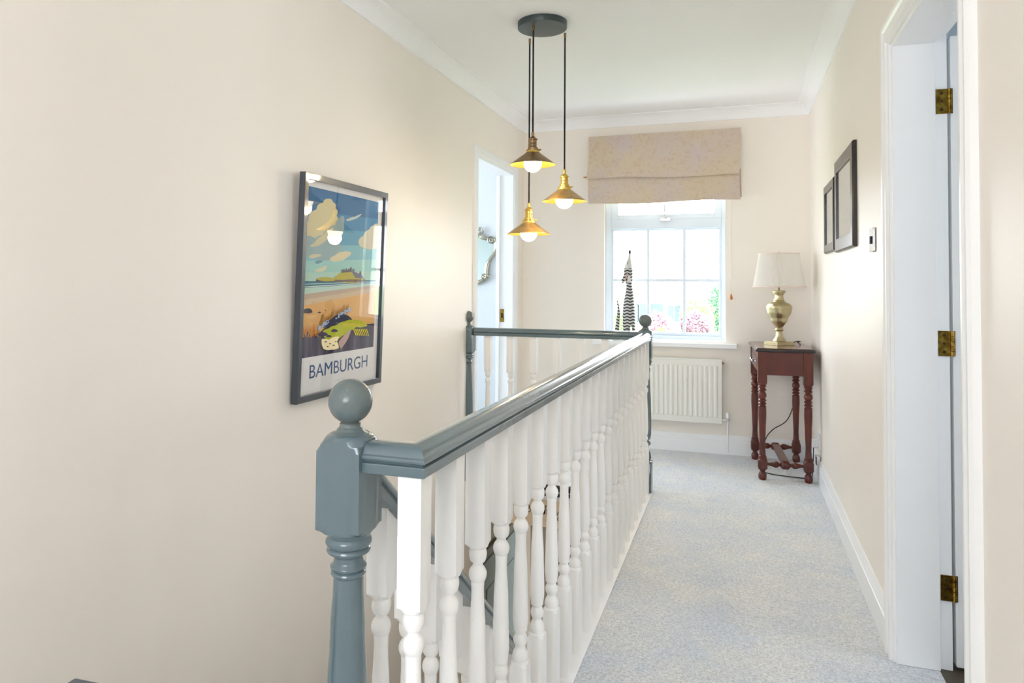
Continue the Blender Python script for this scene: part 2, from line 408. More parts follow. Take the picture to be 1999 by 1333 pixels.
# door leaf open into the side room, hinged on the far side
dl = MB(); dl.box(XR+.162, 2.590, .012, XR+.162+.76, 2.628, 1.962)
dr = struct(dl.build('door_1', MWHITE, bevel=.002))
for z0, z1 in ((1.12, 1.82), (.22, .98)):
    for x0 in (.27, .61): MB().box(XR+x0, 2.586, z0, XR+x0+.25, 2.591, z1).build('door_panel', MWHITE, dr, bevel=.003)
for zc in (1.756, 1.0, .25):
    b = MB(); b.box(XR+.1205, 2.5845, zc-.039, XR+.1545, 2.5882, zc+.039)
    hg = b.build('hinge', MHINGE, dr, bevel=.0006)
    MB().box(XR+.1605, 2.5855, zc-.039, XR+.1665, 2.5905, zc+.039).build('hinge_leaf', MHINGE, hg)
    kn = MB()
    for k in range(5):
        kn.turned([(0, .0045), (.0008, .0055), (.0144, .0055), (.0152, .0045)], c=(XR+.1578, 2.5835, zc-.039+k*.0156), segs=16)
    kn.build('hinge_pin', MHINGE, hg, smooth=True)
    for dz in (-.026, 0, .026):
        MB().turned([(0, .0045), (.0006, .0045), (.001, .002)], segs=14, T=Matrix.Translation((XR+.136, 2.5845, zc+dz)) @ Matrix.Rotation(PI/2, 4, 'X')).build('screw', MDARK, hg)
# side room beyond the right door
b = MB()
b.box(XR+.116, .9, -.05, 2.7, 3.4, 0)
struct(b.build('floor_side_room', MWOODF))
b = MB(); b.box(XR+.116, 3.3, 0, 2.7, 3.4, 2.4).box(XR+.116, .9, 0, 2.7, 1.0, 2.4).box(2.55, 1.0, 0, 2.7, 1.6, 2.4).box(2.55, 2.3, 0, 2.7, 3.3, 2.4).box(2.55, 1.6, 0, 2.7, 2.3, 1.0).box(2.55, 1.6, 1.7, 2.7, 2.3, 2.4)
struct(b.build('wall_side_room', MBLUE))
struct(MB().box(XR+.116, .9, 2.38, 2.7, 3.4, 2.5).build('ceiling_side_room', mat('blue_grey_ceiling_paint', (190, 204, 220), .8)))
# bedroom beyond the left door
struct(MB().box(-3.6, 3.2, -.05, XL-.126, 5.6, 0).build('floor_bedroom', MCARPET))
b = MB(); b.box(-3.6, 5.46, 0, XL-.126, 5.6, 2.45).box(-3.6, 3.2, 0, XL-.126, 3.3, 2.45).box(-3.6, 3.3, 0, -3.5, 3.9, 2.45).box(-3.6, 4.9, 0, -3.5, 5.46, 2.45).box(-3.6, 3.9, 0, -3.5, 4.9, .9).box(-3.6, 3.9, 1.8, -3.5, 4.9, 2.45)
struct(b.build('wall_bedroom', MBLUE))
struct(MB().box(-3.6, 3.2, 2.4, XL-.126, 5.6, 2.5).build('ceiling_bedroom', MCEIL))

# ------------------------------------------------------------------ window with latch
yw0, yw1 = YB+.055, YB+.12
win = struct(MB().box(WX0, yw0, WZ0, WX0+.042, yw1, WZ1).box(WX1-.03, yw0, WZ0, WX1, yw1, WZ1).box(WX0+.042, yw0, WZ0, WX1-.03, yw1, WZ0+.03).box(WX0+.042, yw0, WZ1-.03, WX1-.03, yw1, WZ1).box(WX0+.042, yw0-.004, 1.598, WX1-.03, yw1, 1.668).build('window_1', MPVC, bevel=.004))
gx0, gx1 = WX0+.042, WX1-.03
b = MB(); s = .018
b.box(gx0, yw0+.012, WZ0+.03, gx0+s, yw1-.008, 1.598).box(gx1-s, yw0+.012, WZ0+.03, gx1, yw1-.008, 1.598).box(gx0+s, yw0+.012, WZ0+.03, gx1-s, yw1-.008, WZ0+.052).box(gx0+s, yw0+.012, 1.585, gx1-s, yw1-.008, 1.598)
b.build('lower_sash', MPVC, win, bevel=.003)
b = MB()
for x in (-.632, -.3735): b.box(x-.0105, yw0+.018, WZ0+.052, x+.0105, yw0+.045, 1.585)
b.box(gx0+s, yw0+.0185, 1.206, gx1-s, yw0+.0445, 1.228)
b.build('glazing_bars', MPVC, win, bevel=.003)
b = MB(); s = .048
b.box(gx0, yw0+.004, 1.668, gx0+s+.006, yw1-.008, WZ1-.03).box(gx1-s, yw0+.004, 1.668, gx1, yw1-.008, WZ1-.03).box(gx0+s+.006, yw0+.004, 1.668, gx1-s, yw1-.008, 1.703).box(gx0+s+.006, yw0+.004, WZ1-.075, gx1-s, yw1-.008, WZ1-.03)
for x in (-.632, -.3735): b.box(x-.011, yw0+.012, 1.703, x+.011, yw0+.045, WZ1-.075)
b.build('top_light', MPVC, win, bevel=.003)
MB().box(gx0+.015, yw0+.032, WZ0+.04, gx1-.015, yw0+.036, 1.59).build('window_pane', MGLASS, win)
MB().box(gx0+.05, yw0+.032, 1.70, gx1-.04, yw0+.036, WZ1-.07).build('window_pane', MGLASS, win)
b = MB(); b.box(-.545, yw0-.012, 1.652, -.468, yw0-.004, 1.678).box(-.535, yw0-.024, 1.660, -.528, yw0-.012, 1.672).box(-.485, yw0-.024, 1.660, -.478, yw0-.012, 1.672)
b.tube([(-.507, yw0-.018, 1.672), (-.507, yw0-.022, 1.69), (-.509, yw0-.024, 1.75), (-.510, yw0-.024, 1.86)], .0045)
b.turned([(0, .008), (.008, .010), (.016, .008)], c=(-.507, yw0-.018, 1.668), segs=16)
b.build('casement_stay', MCHROME, win, smooth=True, bevel=.001)
# window board
b = MB(); b.box(-1.02, YB-.065, .742, -.012, YB-.0005, .772).box(WX0+.001, YB-.0006, .742+.045, WX1-.001, yw0, .7885)
sill = struct(b.build('window_sill', MWHITE2, bevel=.008))
struct(MB().box(WX0-.0, YB+.0005, WZ0-.001, WX1, YB+.26, WZ0+.002).build('trim_6', MWHITE2))

# ------------------------------------------------------------------ outside
MG = mat('lawn_grass', (150, 170, 110), .9, noise=.3, nscale=1.5)
g = struct(MB().box(-70, 8, -3.0, 60, 120, -2.75).build('ground', MG))
struct(MB().box(-70, 30, -2.749, 60, 36, -2.72).build('road', mat('washed_out_tarmac', (190, 190, 188), .9)))  # road colour lightened to carry the overexposed daylight
MBR = mat('washed_out_render', (222, 212, 204), .9, noise=.1, nscale=.6)  # overexposed paleness of the houses put into the wall colour
MRF = mat('washed_out_roof_tiles', (205, 196, 192), .9, noise=.1, nscale=2)  # roof colour washed out the same way, glare included
MPN = mat('dark_window_glass', (96, 112, 120), .15)
def house(x0, x1, y, label):
    h = thing('house', label, 'house', ((x0+x1)/2, y, -2.75)); w = (x1-x0)/2
    MB().box(-w, 0, 0, w, 8, 5.4).build('walls', MBR, h)
    b = MB(); b.rings([[(-w, -.5, 5.3), (-w, 8.5, 5.3), (-w, 4, 8.6)], [(w, -.5, 5.3), (w, 8.5, 5.3), (w, 4, 8.6)]]); b.build('roof', MRF, h)
    MB().box(-w, -1.2, 2.9, w, 0, 3.15).build('porch_roof', MRF, h)
    for xx, z0, ww, hh in ((-w*.6, 1.0, 1.2, 1.5), (-w*.1, .9, 2.2, 1.7), (w*.55, 1.0, 1.2, 1.5), (-w*.6, 3.9, 1.1, 1.0), (w*.1, 3.9, 1.3, 1.0), (w*.7, 3.9, .9, 1.0)):
        wf = MB().box(xx-ww/2, -.05, z0, xx+ww/2, .05, z0+hh).build('window', MPVC, h)
        MB().box(xx-ww/2+.1, -.07, z0+.1, xx-.04, -.052, z0+hh-.1).box(xx+.04, -.07, z0+.1, xx+ww/2-.1, -.052, z0+hh-.1).build('pane', MPN, wf)
    return h
house(-16.0, -9.42, 60, 'pale house across the road behind the striped ornament')
house(-9.38, -3.62, 60, 'pale house across the road straight behind the middle panes')
house(-3.58, 2.5, 60, 'pale house across the road behind the right-hand panes')
def leafy(name, loc, r, col, label, cat, n=2600, sz=.10, trunk=True, sq=(1, 1, .85)):
    h = thing(name, label, cat, loc)
    ml = mat(name+'_leaves', col, .8, noise=.35, nscale=3)
    b = MB()
    for _ in range(n):
        while True:
            p = Vector((random.uniform(-1, 1), random.uniform(-1, 1), random.uniform(-1, 1)))
            if .45 < p.length < 1: break
        p = p*(1+.18*math.sin(7*p.x+3*p.z)*math.cos(5*p.y))
        p = Vector((p.x*r*sq[0], p.y*r*sq[1], p.z*r*sq[2]+r*sq[2]*1.25))
        a = Vector((random.uniform(-1,1), random.uniform(-1,1), random.uniform(-1,1))).normalized()*sz
        c = a.orthogonal().normalized()*sz*.6
        b.poly([p-a, p+c, p+a, p-c])
    b.build('foliage', ml, h)
    MB().tube([(0, 0, 0), (.03*r, 0, r*.7), (0, .02, r*1.5)], .05*r+.02, rr=[.05*r, .035*r, .01*r]).build('trunk', mat(name+'_bark', (120, 100, 86), .9), h)
    return h
leafy('flowering_bush', (-5.05, 49.0, -2.75), 1.0, (206, 146, 166), 'round pink-flowering bush seen through the middle lower pane', 'bush', sq=(.95, .95, 1.0))
leafy('purple_bush', (-2.65, 50.0, -2.75), 1.08, (168, 132, 146), 'dusky pink and purple bush seen through the right lower pane', 'bush', sq=(1, 1, .95))
leafy('green_bush', (-2.8, 54.0, -2.75), 1.25, (160, 186, 120), 'yellow-green bush behind the dusky pink bush', 'bush', sq=(1, 1, 1.05))
leafy('garden_tree', (-1.1, 56.0, -2.75), 1.6, (110, 165, 120), 'fresh green tree at the right edge of the window', 'tree', sq=(.65, .65, 1.25))
leafy('hedge_bush', (-7.7, 49.0, -2.75), 1.15, (160, 186, 120), 'green bush behind the striped ornament on the left', 'bush')
leafy('low_shrub', (-4.45, 45.5, -2.75), .7, (150, 184, 96), 'light green shrub in front of the pink-flowering bush', 'bush', n=1500)

# ------------------------------------------------------------------ balustrade
XB, YR = -.4975, 1.0765
ZR = .8636
A = .0205
def arcprof(z0, z1, r0, rm, r1, n=6):
    """bulge from r0 at z0 through rm to r1 at z1"""
    o = []
    for i in range(n+1):
        t = i/n; base = r0+(r1-r0)*t
        o.append((z0+(z1-z0)*t, base+(rm-(r0+r1)/2)*math.sin(PI*t)**.8))
    return o
def smoothline(pts, n=6):
    o = []
    for (z0, r0), (z1, r1) in zip(pts[:-1], pts[1:]):
        for i in range(n): 
            t = i/n; t2 = t*t*(3-2*t); o.append((z0+(z1-z0)*t, r0+(r1-r0)*t2))
    o.append(pts[-1]); return o
BIG = A*1.42
BAL = [(.008, BIG), (.262, BIG), (.268, .0225), (.271, .0190)]
BAL += arcprof(.272, .300, .0175, .0188, .0125)[0:] + [(.303, .0118), (.306, .0118)]
BAL += arcprof(.309, .332, .0135, .0172, .0140) + [(.336, .0125), (.340, .0135)]
BAL += smoothline([(.342, .0160), (.372, .0188), (.47, .0165), (.555, .0128), (.575, .0135)])
BAL += [(.579, .0160)] + arcprof(.582, .606, .0168, .0178, .0110) + [(.609, .0102), (.612, .0108)]
BAL += arcprof(.615, .640, .0148, .0180, .0165) + [(.642, .0168), (.645, .0205), (.652, BIG), (.8646, BIG)]
ordn = ['first','second','third','fourth','fifth','sixth','seventh','eighth','ninth','tenth','eleventh','twelfth','thirteenth','fourteenth','fifteenth','sixteenth','seventeenth','eighteenth','nineteenth','twentieth','twenty-first']
bal_mesh = MB().turned(BAL, a=A, segs=32).build('baluster', MWHITE, smooth=True, auto=28)
S = .1527
for i in range(21):
    o = bal_mesh if i == 0 else bal_mesh.copy()
    if i: COL.objects.link(o)
    o.location = (XB, YR+S*i, 0)
    tag(o, 'white turned baluster, %s from the near ball-topped newel under the long handrail' % ordn[i] if i else 'white turned baluster right under the mitred corner of the long handrail', 'baluster', 'balusters under the long handrail')
YFAR = 4.208
for i in range(7):
    o = bal_mesh.copy(); COL.objects.link(o); o.location = (-1.4455+.1425*i, YFAR-.035+.005*i, 0)
    tag(o, 'white turned baluster under the far short handrail, %s from the left wall' % ordn[i], 'baluster', 'balusters under the far handrail')
# handrail profile, half then mirrored
half = [(0, .048), (.009, .0475), (.017, .045), (.0235, .040), (.0265, .0345), (.0275, .031), (.0305, .029), (.0312, .0255), (.0300, .0225), (.0262, .0205), (.0250, .0175), (.0290, .0165), (.0300, .0145), (.0295, .001), (.0285, 0)]
RAIL = half + [(-a, bz) for a, bz in reversed(half) if a > 0]
b = MB(); b.sweep([(-.583, YR, ZR), (XB, YR, ZR), (XB, 4.172, ZR)], RAIL)
tag(b.build('handrail', MSLATE, smooth=True, auto=24), 'long slate grey gloss handrail with mitred corner running from near newel to far newel', 'handrail')
b = MB(); b.sweep([(-1.528, YFAR-.043, ZR), (-.54, YFAR-.004, ZR)], RAIL)
hr2 = tag(b.build('handrail', MSLATE, smooth=True, auto=24), 'short slate grey handrail across the far end of the stairwell, ending at left wall', 'handrail')
# base boards that carry the balusters
tag(MB().box(XB-.036, YR-.03, 0.0005, XB+.036, 4.168, .008).build('base_rail', MWHITE, bevel=.003), 'white base board along the carpet edge under the long row of balusters', 'base rail')
tag(MB().box(-1.53, YFAR-.06, 0.0005, -.545, YFAR+.03, .008).build('base_rail', MWHITE, bevel=.003), 'white base board under the far short row of balusters', 'base rail')
# newels
def newel_profile(a):
    q = a*1.42
    p = [(-.02, q), (.170, q), (.178, a*1.12), (.181, a*.92), (.184, a*.80), (.188, a*.82), (.193, a*.80), (.196, a*.70)]
    p += smoothline([(.197, a*.88), (.215, a*.80), (.245, a*.52), (.262, a*.48)], 5)
    p += arcprof(.266, .288, a*.62, a*.80, a*.62) + [(.291, a*.50), (.296, a*.5)]
    p += smoothline([(.302, a*.74), (.33, a*.86), (.40, a*.88), (.498, a*.83), (.60, a*.72), (.676, a*.63), (.683, a*.62)])
    p += arcprof(.685, .694, a*.66, a*.735, a*.66, 4) + [(.6945, a*.64)] + arcprof(.695, .706, a*.68, a*.76, a*.66, 4)
    p += smoothline([(.708, a*.63), (.716, a*.60), (.722, a*.80)], 4) + arcprof(.7225, .733, a*.84, a*.92, a*.84, 4) + [(.7335, a*.80)] + arcprof(.734, .750, a*.88, a*.97, a*.88, 5)
    p += [(.752, a*.90), (.757, a*.98), (.760, a*1.12), (.766, q)]
    p += [(.895, q), (.905, a*1.22), (.913, a*1.06), (.918, a*.94), (.921, a*.8)]
    return p
FIN = [(.9, .025), (.908, .029)] + arcprof(.910, .919, .0325, .0345, .0325, 5) + smoothline([(.9195, .031), (.926, .0225), (.933, .0175), (.937, .0175)], 4)
def ballprof(zc_, r, z0):
    a0 = math.asin((z0-zc_)/r); o = []
    for i in range(17):
        t = a0+(PI/2-a0)*i/16; o.append((zc_+r*math.sin(t), max(r*math.cos(t), .0005)))
    return o
def newel(loc, label, a, cat='newel post', half_=False, rb=.0368):
    n = thing('newel_post', label, cat, loc)
    MB().turned(newel_profile(a), a=a, segs=48).build('post', MSLATE, n, smooth=True, auto=26)
    MB().turned(FIN+ballprof(.9735, rb, .939), segs=40).build('ball_finial', MBALL, n, smooth=True, auto=30)
    return n
newel((-.618, YR, 0), 'large slate grey turned newel post with worn ball top, nearest the camera', .040, rb=.0372)
newel((-.505, YFAR, 0), 'slate grey newel post with ball top at the far end of the long handrail', .039)
# half newel against the left wall
hn = thing('half_newel_post', 'slim slate grey half newel with small ball against the left wall', 'newel post', (XL+.001, 4.165, 0))
def halfturn(b, prof, a=None, segs=24):
    R = []
    for z, r in prof:
        ring = []
        for k in range(segs+1):
            t = -PI/2+PI*k/segs; q = r
            if a: q = min(r, a/max(abs(math.cos(t)), abs(math.sin(t)), 1e-6))
            ring.append((q*math.cos(t), q*math.sin(t), z))
        R.append(ring)
    return b.rings(R)
halfturn(MB(), newel_profile(.037), a=.037).build('post', MSLATE, hn, smooth=True, auto=26)
halfturn(MB(), [(z, r*.82) for z, r in FIN]+[(z, r*.9) for z, r in ballprof(.9755, .0368, .941)]).build('ball_finial', MBALL, hn, smooth=True, auto=30)

# ------------------------------------------------------------------ stair flight going down along the left wall
XST = -.622; SL = .80; RISE, GO = .20, .25
fl = thing('staircase', 'white and carpeted stair flight going down beside the left wall', 'staircase', (XL, YS0, -2.6))
def loc_(x, y, z): return (x-XL, y-YS0, z+2.6)
b = MB()
for i in range(12):
    z = -RISE*(i+1); y = YS0+.02+GO*i
    x0, y0, z0 = loc_(XL+.03, y, z-.22); x1, y1, z1 = loc_(XST-.02, y+GO+.02, z)
    b.box(x0, y0, max(z0, .001), x1, y1, z1)
b.build('treads', MCARPET, fl)
for x in (XST-.018, XL+.001):
    b = MB(); pts = [loc_(x, YS0+.02, .06-.1), loc_(x, YS0+.02, -.36), loc_(x, YS0+.02+3.0, -.36-2.24), loc_(x, YS0+.02+3.0, .06-.1-2.4)]
    pts2 = [(p[0]+(.036 if x < -1 and False else .03), p[1], p[2]) for p in pts]
    b.rings([pts, pts2]); b.build('string_board', MWHITE, fl)
# sloping rail: underside z .621 at y 1.364
def rail_z(y): return .621+(1.364-y)*SL
ang = math.atan(SL)
ys0, ys1 = 1.112, 4.07
b = MB()
d = Vector((0, ys1-ys0, rail_z(ys1)-rail_z(ys0))); upv = Vector((0, math.sin(ang), math.cos(ang)))
P0 = Vector((XST, ys0, rail_z(ys0)+.0)); P1 = P0+d
R = []
for P in (P0, P1):
    R.append([P+Vector((a, 0, 0))+Vector((0, 0, bz/math.cos(ang))) for a, bz in RAIL])
b.rings(R)
tag(b.build('handrail', MSLATE, smooth=True, auto=24), 'sloping slate grey stair handrail going down from the near newel', 'handrail')
dz0 = .600-.647
first = None
SB = [(z-.10 if z < .01 else z, r) for z, r in BAL[:-1]]+[(.90, BIG)]
sbm = None
for i in range(20):
    y = 1.205+.115*i
    if sbm is None:
        R = []; 
        sbm = MB()
        for z, r in SB[:-1]: pass
        sbm.turned(SB[:-1], a=A, segs=32)
        # sloped top block
        top = rail_z(1.205)+.004-(dz0)
        sbm.rings([[(-A,-A,.652),(A,-A,.652),(A,A,.652),(-A,A,.652)], [(-A,-A,top+A*SL),(A,-A,top+A*SL),(A,A,top-A*SL),(-A,A,top-A*SL)]])
        o = sbm.build('baluster', MWHITE, smooth=True, auto=28); sbm = o
    else:
        o = sbm.copy(); COL.objects.link(o)
    o.location = (XST, y, dz0-.115*SL*i)
    tag(o, 'white turned baluster under the sloping stair rail, %s going down from the near newel' % ordn[i], 'baluster', 'balusters under the stair rail')
tag(MB().turned([(-.02, .052), (1.15, .06), (1.17, .045), (1.19, .03)], a=.04, segs=24).build('newel_post', MSLATE, loc=(XST, 4.105, -2.58)), 'slate grey newel post at the foot of the stair flight', 'newel post')
# fitting and handwriting on the bulkhead above the foot of the stairs
MBAR = mat('glossy_black_fitting', (34, 34, 36), .15, coat=.8)
bt = thing('wall_fitting', 'glossy black horizontal bar with silver stripe fixed above handwriting on the bulkhead', 'wall fitting', (-.985, YS1-.02, -.03))
MB().box(-.105, -.018, -.032, .105, -.001, .034).build('body', MBAR, bt, bevel=.008)
MB().box(-.10, -.0195, -.008, .10, -.018, -.002).build('stripe', MCHROME, bt)

# ------------------------------------------------------------------ lettering helper
def text_mesh(body, space=1.0):
    c = bpy.data.curves.new('lettering', 'FONT'); c.body = body; c.size = 1.0; c.resolution_u = 6; c.space_character = space
    o = bpy.data.objects.new('lettering', c); COL.objects.link(o)
    dg = bpy.context.evaluated_depsgraph_get(); me = bpy.data.meshes.new_from_object(o.evaluated_get(dg))
    vs = [v.co.copy() for v in me.vertices]; fs = [tuple(p.vertices) for p in me.polygons]
    bpy.data.objects.remove(o); bpy.data.curves.remove(c); bpy.data.meshes.remove(me)
    xs = [v.x for v in vs]; yy = [v.y for v in vs]; x0, x1, y0, y1 = min(xs), max(xs), min(yy), max(yy)
    return [((v.x-x0)/(x1-x0), (v.y-y0)/(y1-y0)) for v in vs], fs
# handwriting strokes
hwt = thing('handwriting', 'black handwritten script lettering on the warm cream bulkhead', 'lettering', (-.99, YS1-.0125, -.155))
MINK = mat('black_lettering', (20, 20, 22), .6)
def stroke(pts, r=.0018, n=10):
    P = [Vector(p+(0,)) if len(p) == 2 else Vector(p) for p in pts]; out = []
    for i in range(len(P)-1):
        p0 = P[max(i-1, 0)]; p1 = P[i]; p2 = P[i+1]; p3 = P[min(i+2, len(P)-1)]
        for k in range(n):
            t = k/n
            q = .5*((2*p1)+(p2-p0)*t+(2*p0-5*p1+4*p2-p3)*t*t+(3*p1-p0-3*p2+p3)*t**3)
            out.append((q.x, -.0008, q.y))
    out.append((P[-1].x, -.0008, P[-1].y)); MB().tube(out, r, segs=6).build('letter', MINK, hwt)
stroke([(-.205, -.015), (-.190, .000), (-.182, .022), (-.186, .012), (-.176, -.004), (-.186, -.016), (-.196, -.010)])
stroke([(-.098, -.022), (-.090, .008), (-.082, .030), (-.090, .026), (-.092, -.020), (-.086, .002), (-.076, .004), (-.078, -.020), (-.068, -.016)])
stroke([(-.036, .0), (-.034, -.018), (-.026, .004), (-.018, .002), (-.018, -.018), (-.010, -.006), (-.004, .004), (-.004, -.016), (.008, -.014), (.010, .006), (.004, -.034), (-.010, -.046), (-.012, -.034), (.004, -.022), (.024, -.006)])

# ------------------------------------------------------------------ framed poster on the left wall
SRC = [(133, 80), (547, 200), (520, 1150), (93, 1257)]
def homography(src, dst):
    A_ = []; B_ = []
    for (x, y), (u, v) in zip(src, dst):
        A_.append([x, y, 1, 0, 0, 0, -u*x, -u*y]); B_.append(u)
        A_.append([0, 0, 0, x, y, 1, -v*x, -v*y]); B_.append(v)
    n = 8
    Mx = [r+[c] for r, c in zip(A_, B_)]
    for i in range(n):
        p = max(range(i, n), key=lambda k: abs(Mx[k][i])); Mx[i], Mx[p] = Mx[p], Mx[i]
        q = Mx[i][i]; Mx[i] = [v/q for v in Mx[i]]
        for k in range(n):
            if k != i:
                q = Mx[k][i]; Mx[k] = [a-q*c for a, c in zip(Mx[k], Mx[i])]
    return [Mx[i][n] for i in range(n)]+[1]
H = homography(SRC, [(0, 1), (1, 1), (1, 0), (0, 0)])
PW, PH, PT = .668, .866, .026
def uv(x, y):
    w = H[6]*x+H[7]*y+1
    return ((H[0]*x+H[1]*y+H[2])/w*PW, (H[3]*x+H[4]*y+H[5])/w*PH)
# local frame: x = along wall (+Y), y = out of wall, z = up
po = thing('framed_poster', 'large dark-framed travel poster of a beach and castle, lettered BAMBURGH, on left wall', 'poster')
tilt = .030
Mp = Matrix(((0, 1, 0, XL+.0065), (1, 0, 0, 2.293), (0, 0, 1, .724), (0, 0, 0, 1))) 
po.matrix_world = Mp @ Matrix.Rotation(-tilt, 4, 'X')
fw = .024
b = MB(); b.sweep([(fw/2, 0, fw/2), (fw/2, 0, PH-fw/2), (PW-fw/2, 0, PH-fw/2), (PW-fw/2, 0, fw/2)], [(-fw/2, 0), (fw/2, 0), (fw/2, PT-.001), (fw/2-.001, PT), (-fw/2+.001, PT), (-fw/2, PT-.001)], up=(0, 1, 0), closed=True)
b.build('frame', MFRAMEB, po)
MB().box(fw-.002, .001, fw-.002, PW-fw+.002, .010, PH-fw+.002).build('paper', MPAPER, po)
MB().box(fw-.001, .0175, fw-.001, PW-fw+.001, .0190, PH-fw+.001).build('picture_glass', MPGLASS, po)
ART = []; artm = []; art = MB(); lay = [0]
AC = dict(TL=(162, 152), TR=(515, 240), BR=(495, 970), BL=(133, 1023))
def acol(rgb):
    artm.append(mat('print_ink', rgb, .7, spec=.1)); art.m = len(artm)-1
def inside(poly):
    """clip to the printed rectangle"""
    u0, v1 = uv(*AC['TL']); u1, _ = uv(*AC['TR']); _, v0 = uv(*AC['BL'])
    P = poly
    for ax, val, sg in ((0, u0, 1), (0, u1, -1), (1, v0, 1), (1, v1, -1)):
        o = []
        for i in range(len(P)):
            a, c = P[i], P[(i+1) % len(P)]; da = (a[ax]-val)*sg; dc = (c[ax]-val)*sg
            if da >= 0: o.append(a)
            if da*dc < 0:
                t = da/(da-dc); o.append((a[0]+(c[0]-a[0])*t, a[1]+(c[1]-a[1])*t))
        P = o
        if not P: return P
    return P
def shp(pts, rgb=None, raw=False):
    if rgb: acol(rgb)
    P = inside([p if raw else uv(*p) for p in pts])
    if len(P) < 3: return
    lay[0] += 1; y = .0101+lay[0]*.00003
    art.poly([(u, y, v) for u, v in P])
def blob(pts, rgb, wob=.25, n=5):
    P = []; L = len(pts)
    for i in range(L):
        a = Vector(pts[i]); c = Vector(pts[(i+1) % L]); nrm = Vector((-(c-a).y, (c-a).x))
        for k in range(n):
            t = k/n; P.append(tuple(a+(c-a)*t+nrm*(wob*.25*math.sin(PI*t))))
    shp(P, rgb)
def band(a, b_, c, d_, rgb): shp([(120, a), (530, b_), (530, d_), (110, c)], rgb)
sky = [((120, 225), (270, 330), (52, 118, 170)), ((270, 330), (360, 395), (74, 144, 188)), ((360, 395), (450, 460), (104, 172, 204)), ((450, 460), (530, 530), (140, 198, 208)), ((530, 530), (590, 590), (166, 216, 208)), ((590, 590), (642, 642), (186, 222, 206))]
for (a, b_), (c, d_), rgb in sky: band(a, b_, c, d_, rgb)
blob([(165, 330), (205, 272), (238, 240), (262, 220), (288, 238), (300, 268), (306, 305), (304, 350), (296, 372), (275, 395), (262, 425), (235, 450), (208, 456), (218, 430), (185, 425), (158, 395)], (228, 216, 170), -.9)
blob([(153, 405), (200, 418), (236, 402), (262, 372), (300, 352), (320, 318), (340, 308), (342, 345), (332, 400), (300, 425), (334, 470), (312, 500), (275, 522), (250, 530), (205, 520), (152, 500)], (160, 186, 188), -.5)
blob([(196, 440), (240, 400), (290, 365), (275, 400), (240, 440), (200, 458), (172, 458)], (220, 212, 172), -.3)
blob([(272, 526), (300, 505), (340, 488), (382, 494), (360, 516), (320, 532), (290, 535)], (232, 220, 182), -.5)
blob([(170, 505), (210, 497), (232, 502), (210, 512), (172, 516)], (222, 214, 180), -.4)
blob([(198, 582), (236, 566), (262, 556), (248, 580), (215, 586)], (226, 222, 186), -.4)
blob([(415, 442), (440, 410), (470, 378), (490, 358), (505, 350), (514, 360), (512, 470), (440, 470)], (226, 218, 190), -.6)
blob([(352, 328), (400, 312), (432, 300), (405, 322), (360, 334)], (206, 216, 210), -.2)
blob([(196, 540), (215, 528), (240, 534), (212, 546)], (110, 156, 170), -.2)
band(632, 634, 672, 648, (58, 126, 146)); band(646, 640, 650, 642, (206, 230, 226)); band(660, 643, 666, 646, (214, 232, 226))
band(668, 648, 700, 655, (198, 226, 214)); band(700, 655, 732, 668, (206, 184, 162)); band(730, 668, 762, 690, (224, 200, 166)); band(758, 688, 960, 900, (238, 186, 116))
shp([(203, 636), (206, 620), (250, 622), (300, 624), (302, 638)], (96, 84, 92))
blob([(206, 624), (215, 617), (290, 620), (312, 604), (330, 592), (380, 590), (420, 606), (448, 628), (440, 638), (300, 632)], (196, 184, 74), -.3)
shp([(296, 640), (300, 628), (340, 630), (372, 627), (450, 630), (450, 641)], (120, 100, 96))
shp([(331, 594), (332, 576), (336, 576), (336, 580), (341, 580), (341, 574), (347, 574), (347, 582), (352, 582), (352, 572), (358, 572), (358, 580), (364, 580), (364, 575), (374, 575), (376, 566), (382, 566), (384, 590)], (104, 96, 112))
shp([(384, 592), (386, 575), (396, 575), (397, 590), (420, 600), (422, 588), (430, 588), (432, 606), (446, 626), (400, 620)], (120, 120, 140))
blob([(143, 775), (172, 770), (184, 778), (188, 791), (150, 794), (142, 793)], (70, 66, 86), -.3)
blob([(208, 792), (222, 787), (236, 790), (224, 796)], (70, 66, 86)); blob([(246, 786), (254, 774), (258, 784)], (70, 66, 86)); blob([(182, 741), (194, 737), (198, 742)], (70, 66, 86))
shp([(130, 878), (215, 905), (240, 880), (300, 850), (400, 860), (520, 850), (520, 1000), (130, 1040)], (78, 74, 96))
for k in range(9):
    x = 140+k*17; shp([(x, 900), (x+7, 900), (x+3, 1025), (x-4, 1025)], ((58, 54, 78), (98, 92, 112))[k % 2])
for k in range(5):
    x = 330+k*32; shp([(x, 960-k*18), (x+14, 930-k*12), (x+12, 1000), (x-2, 1000)], ((96, 92, 112), (66, 62, 86))[k % 2])
rr = random.Random(2)
acol((216, 142, 60))
for k in range(46):
    x = rr.uniform(136, 222); y = rr.uniform(868, 905); shp([(x-3, y+14), (x+3, y+14), (x+rr.uniform(-9, 9), y-rr.uniform(14, 34))])
acol((198, 144, 70))
for k in range(80):
    x = rr.uniform(225, 368); y = 850-(x-225)*.5+rr.uniform(-8, 22); shp([(x-3, y), (x+3, y), (x+rr.uniform(-10, 12), y-rr.uniform(20, 52))])
blob([(240, 858), (275, 828), (330, 800), (372, 818), (384, 838), (340, 858), (262, 884)], (62, 60, 84), -.4)
acol((176, 196, 226))
for k in range(40):
    x = rr.uniform(212, 264); y = 872-(x-212)*.7+rr.uniform(-9, 9); shp([(x-4, y), (x, y+4), (x+5, y), (x, y-4)])
for k in range(46):
    x = rr.uniform(298, 376); y = 818-(x-298)*.55+rr.uniform(-9, 9); shp([(x-4, y), (x, y+4), (x+5, y), (x, y-4)])
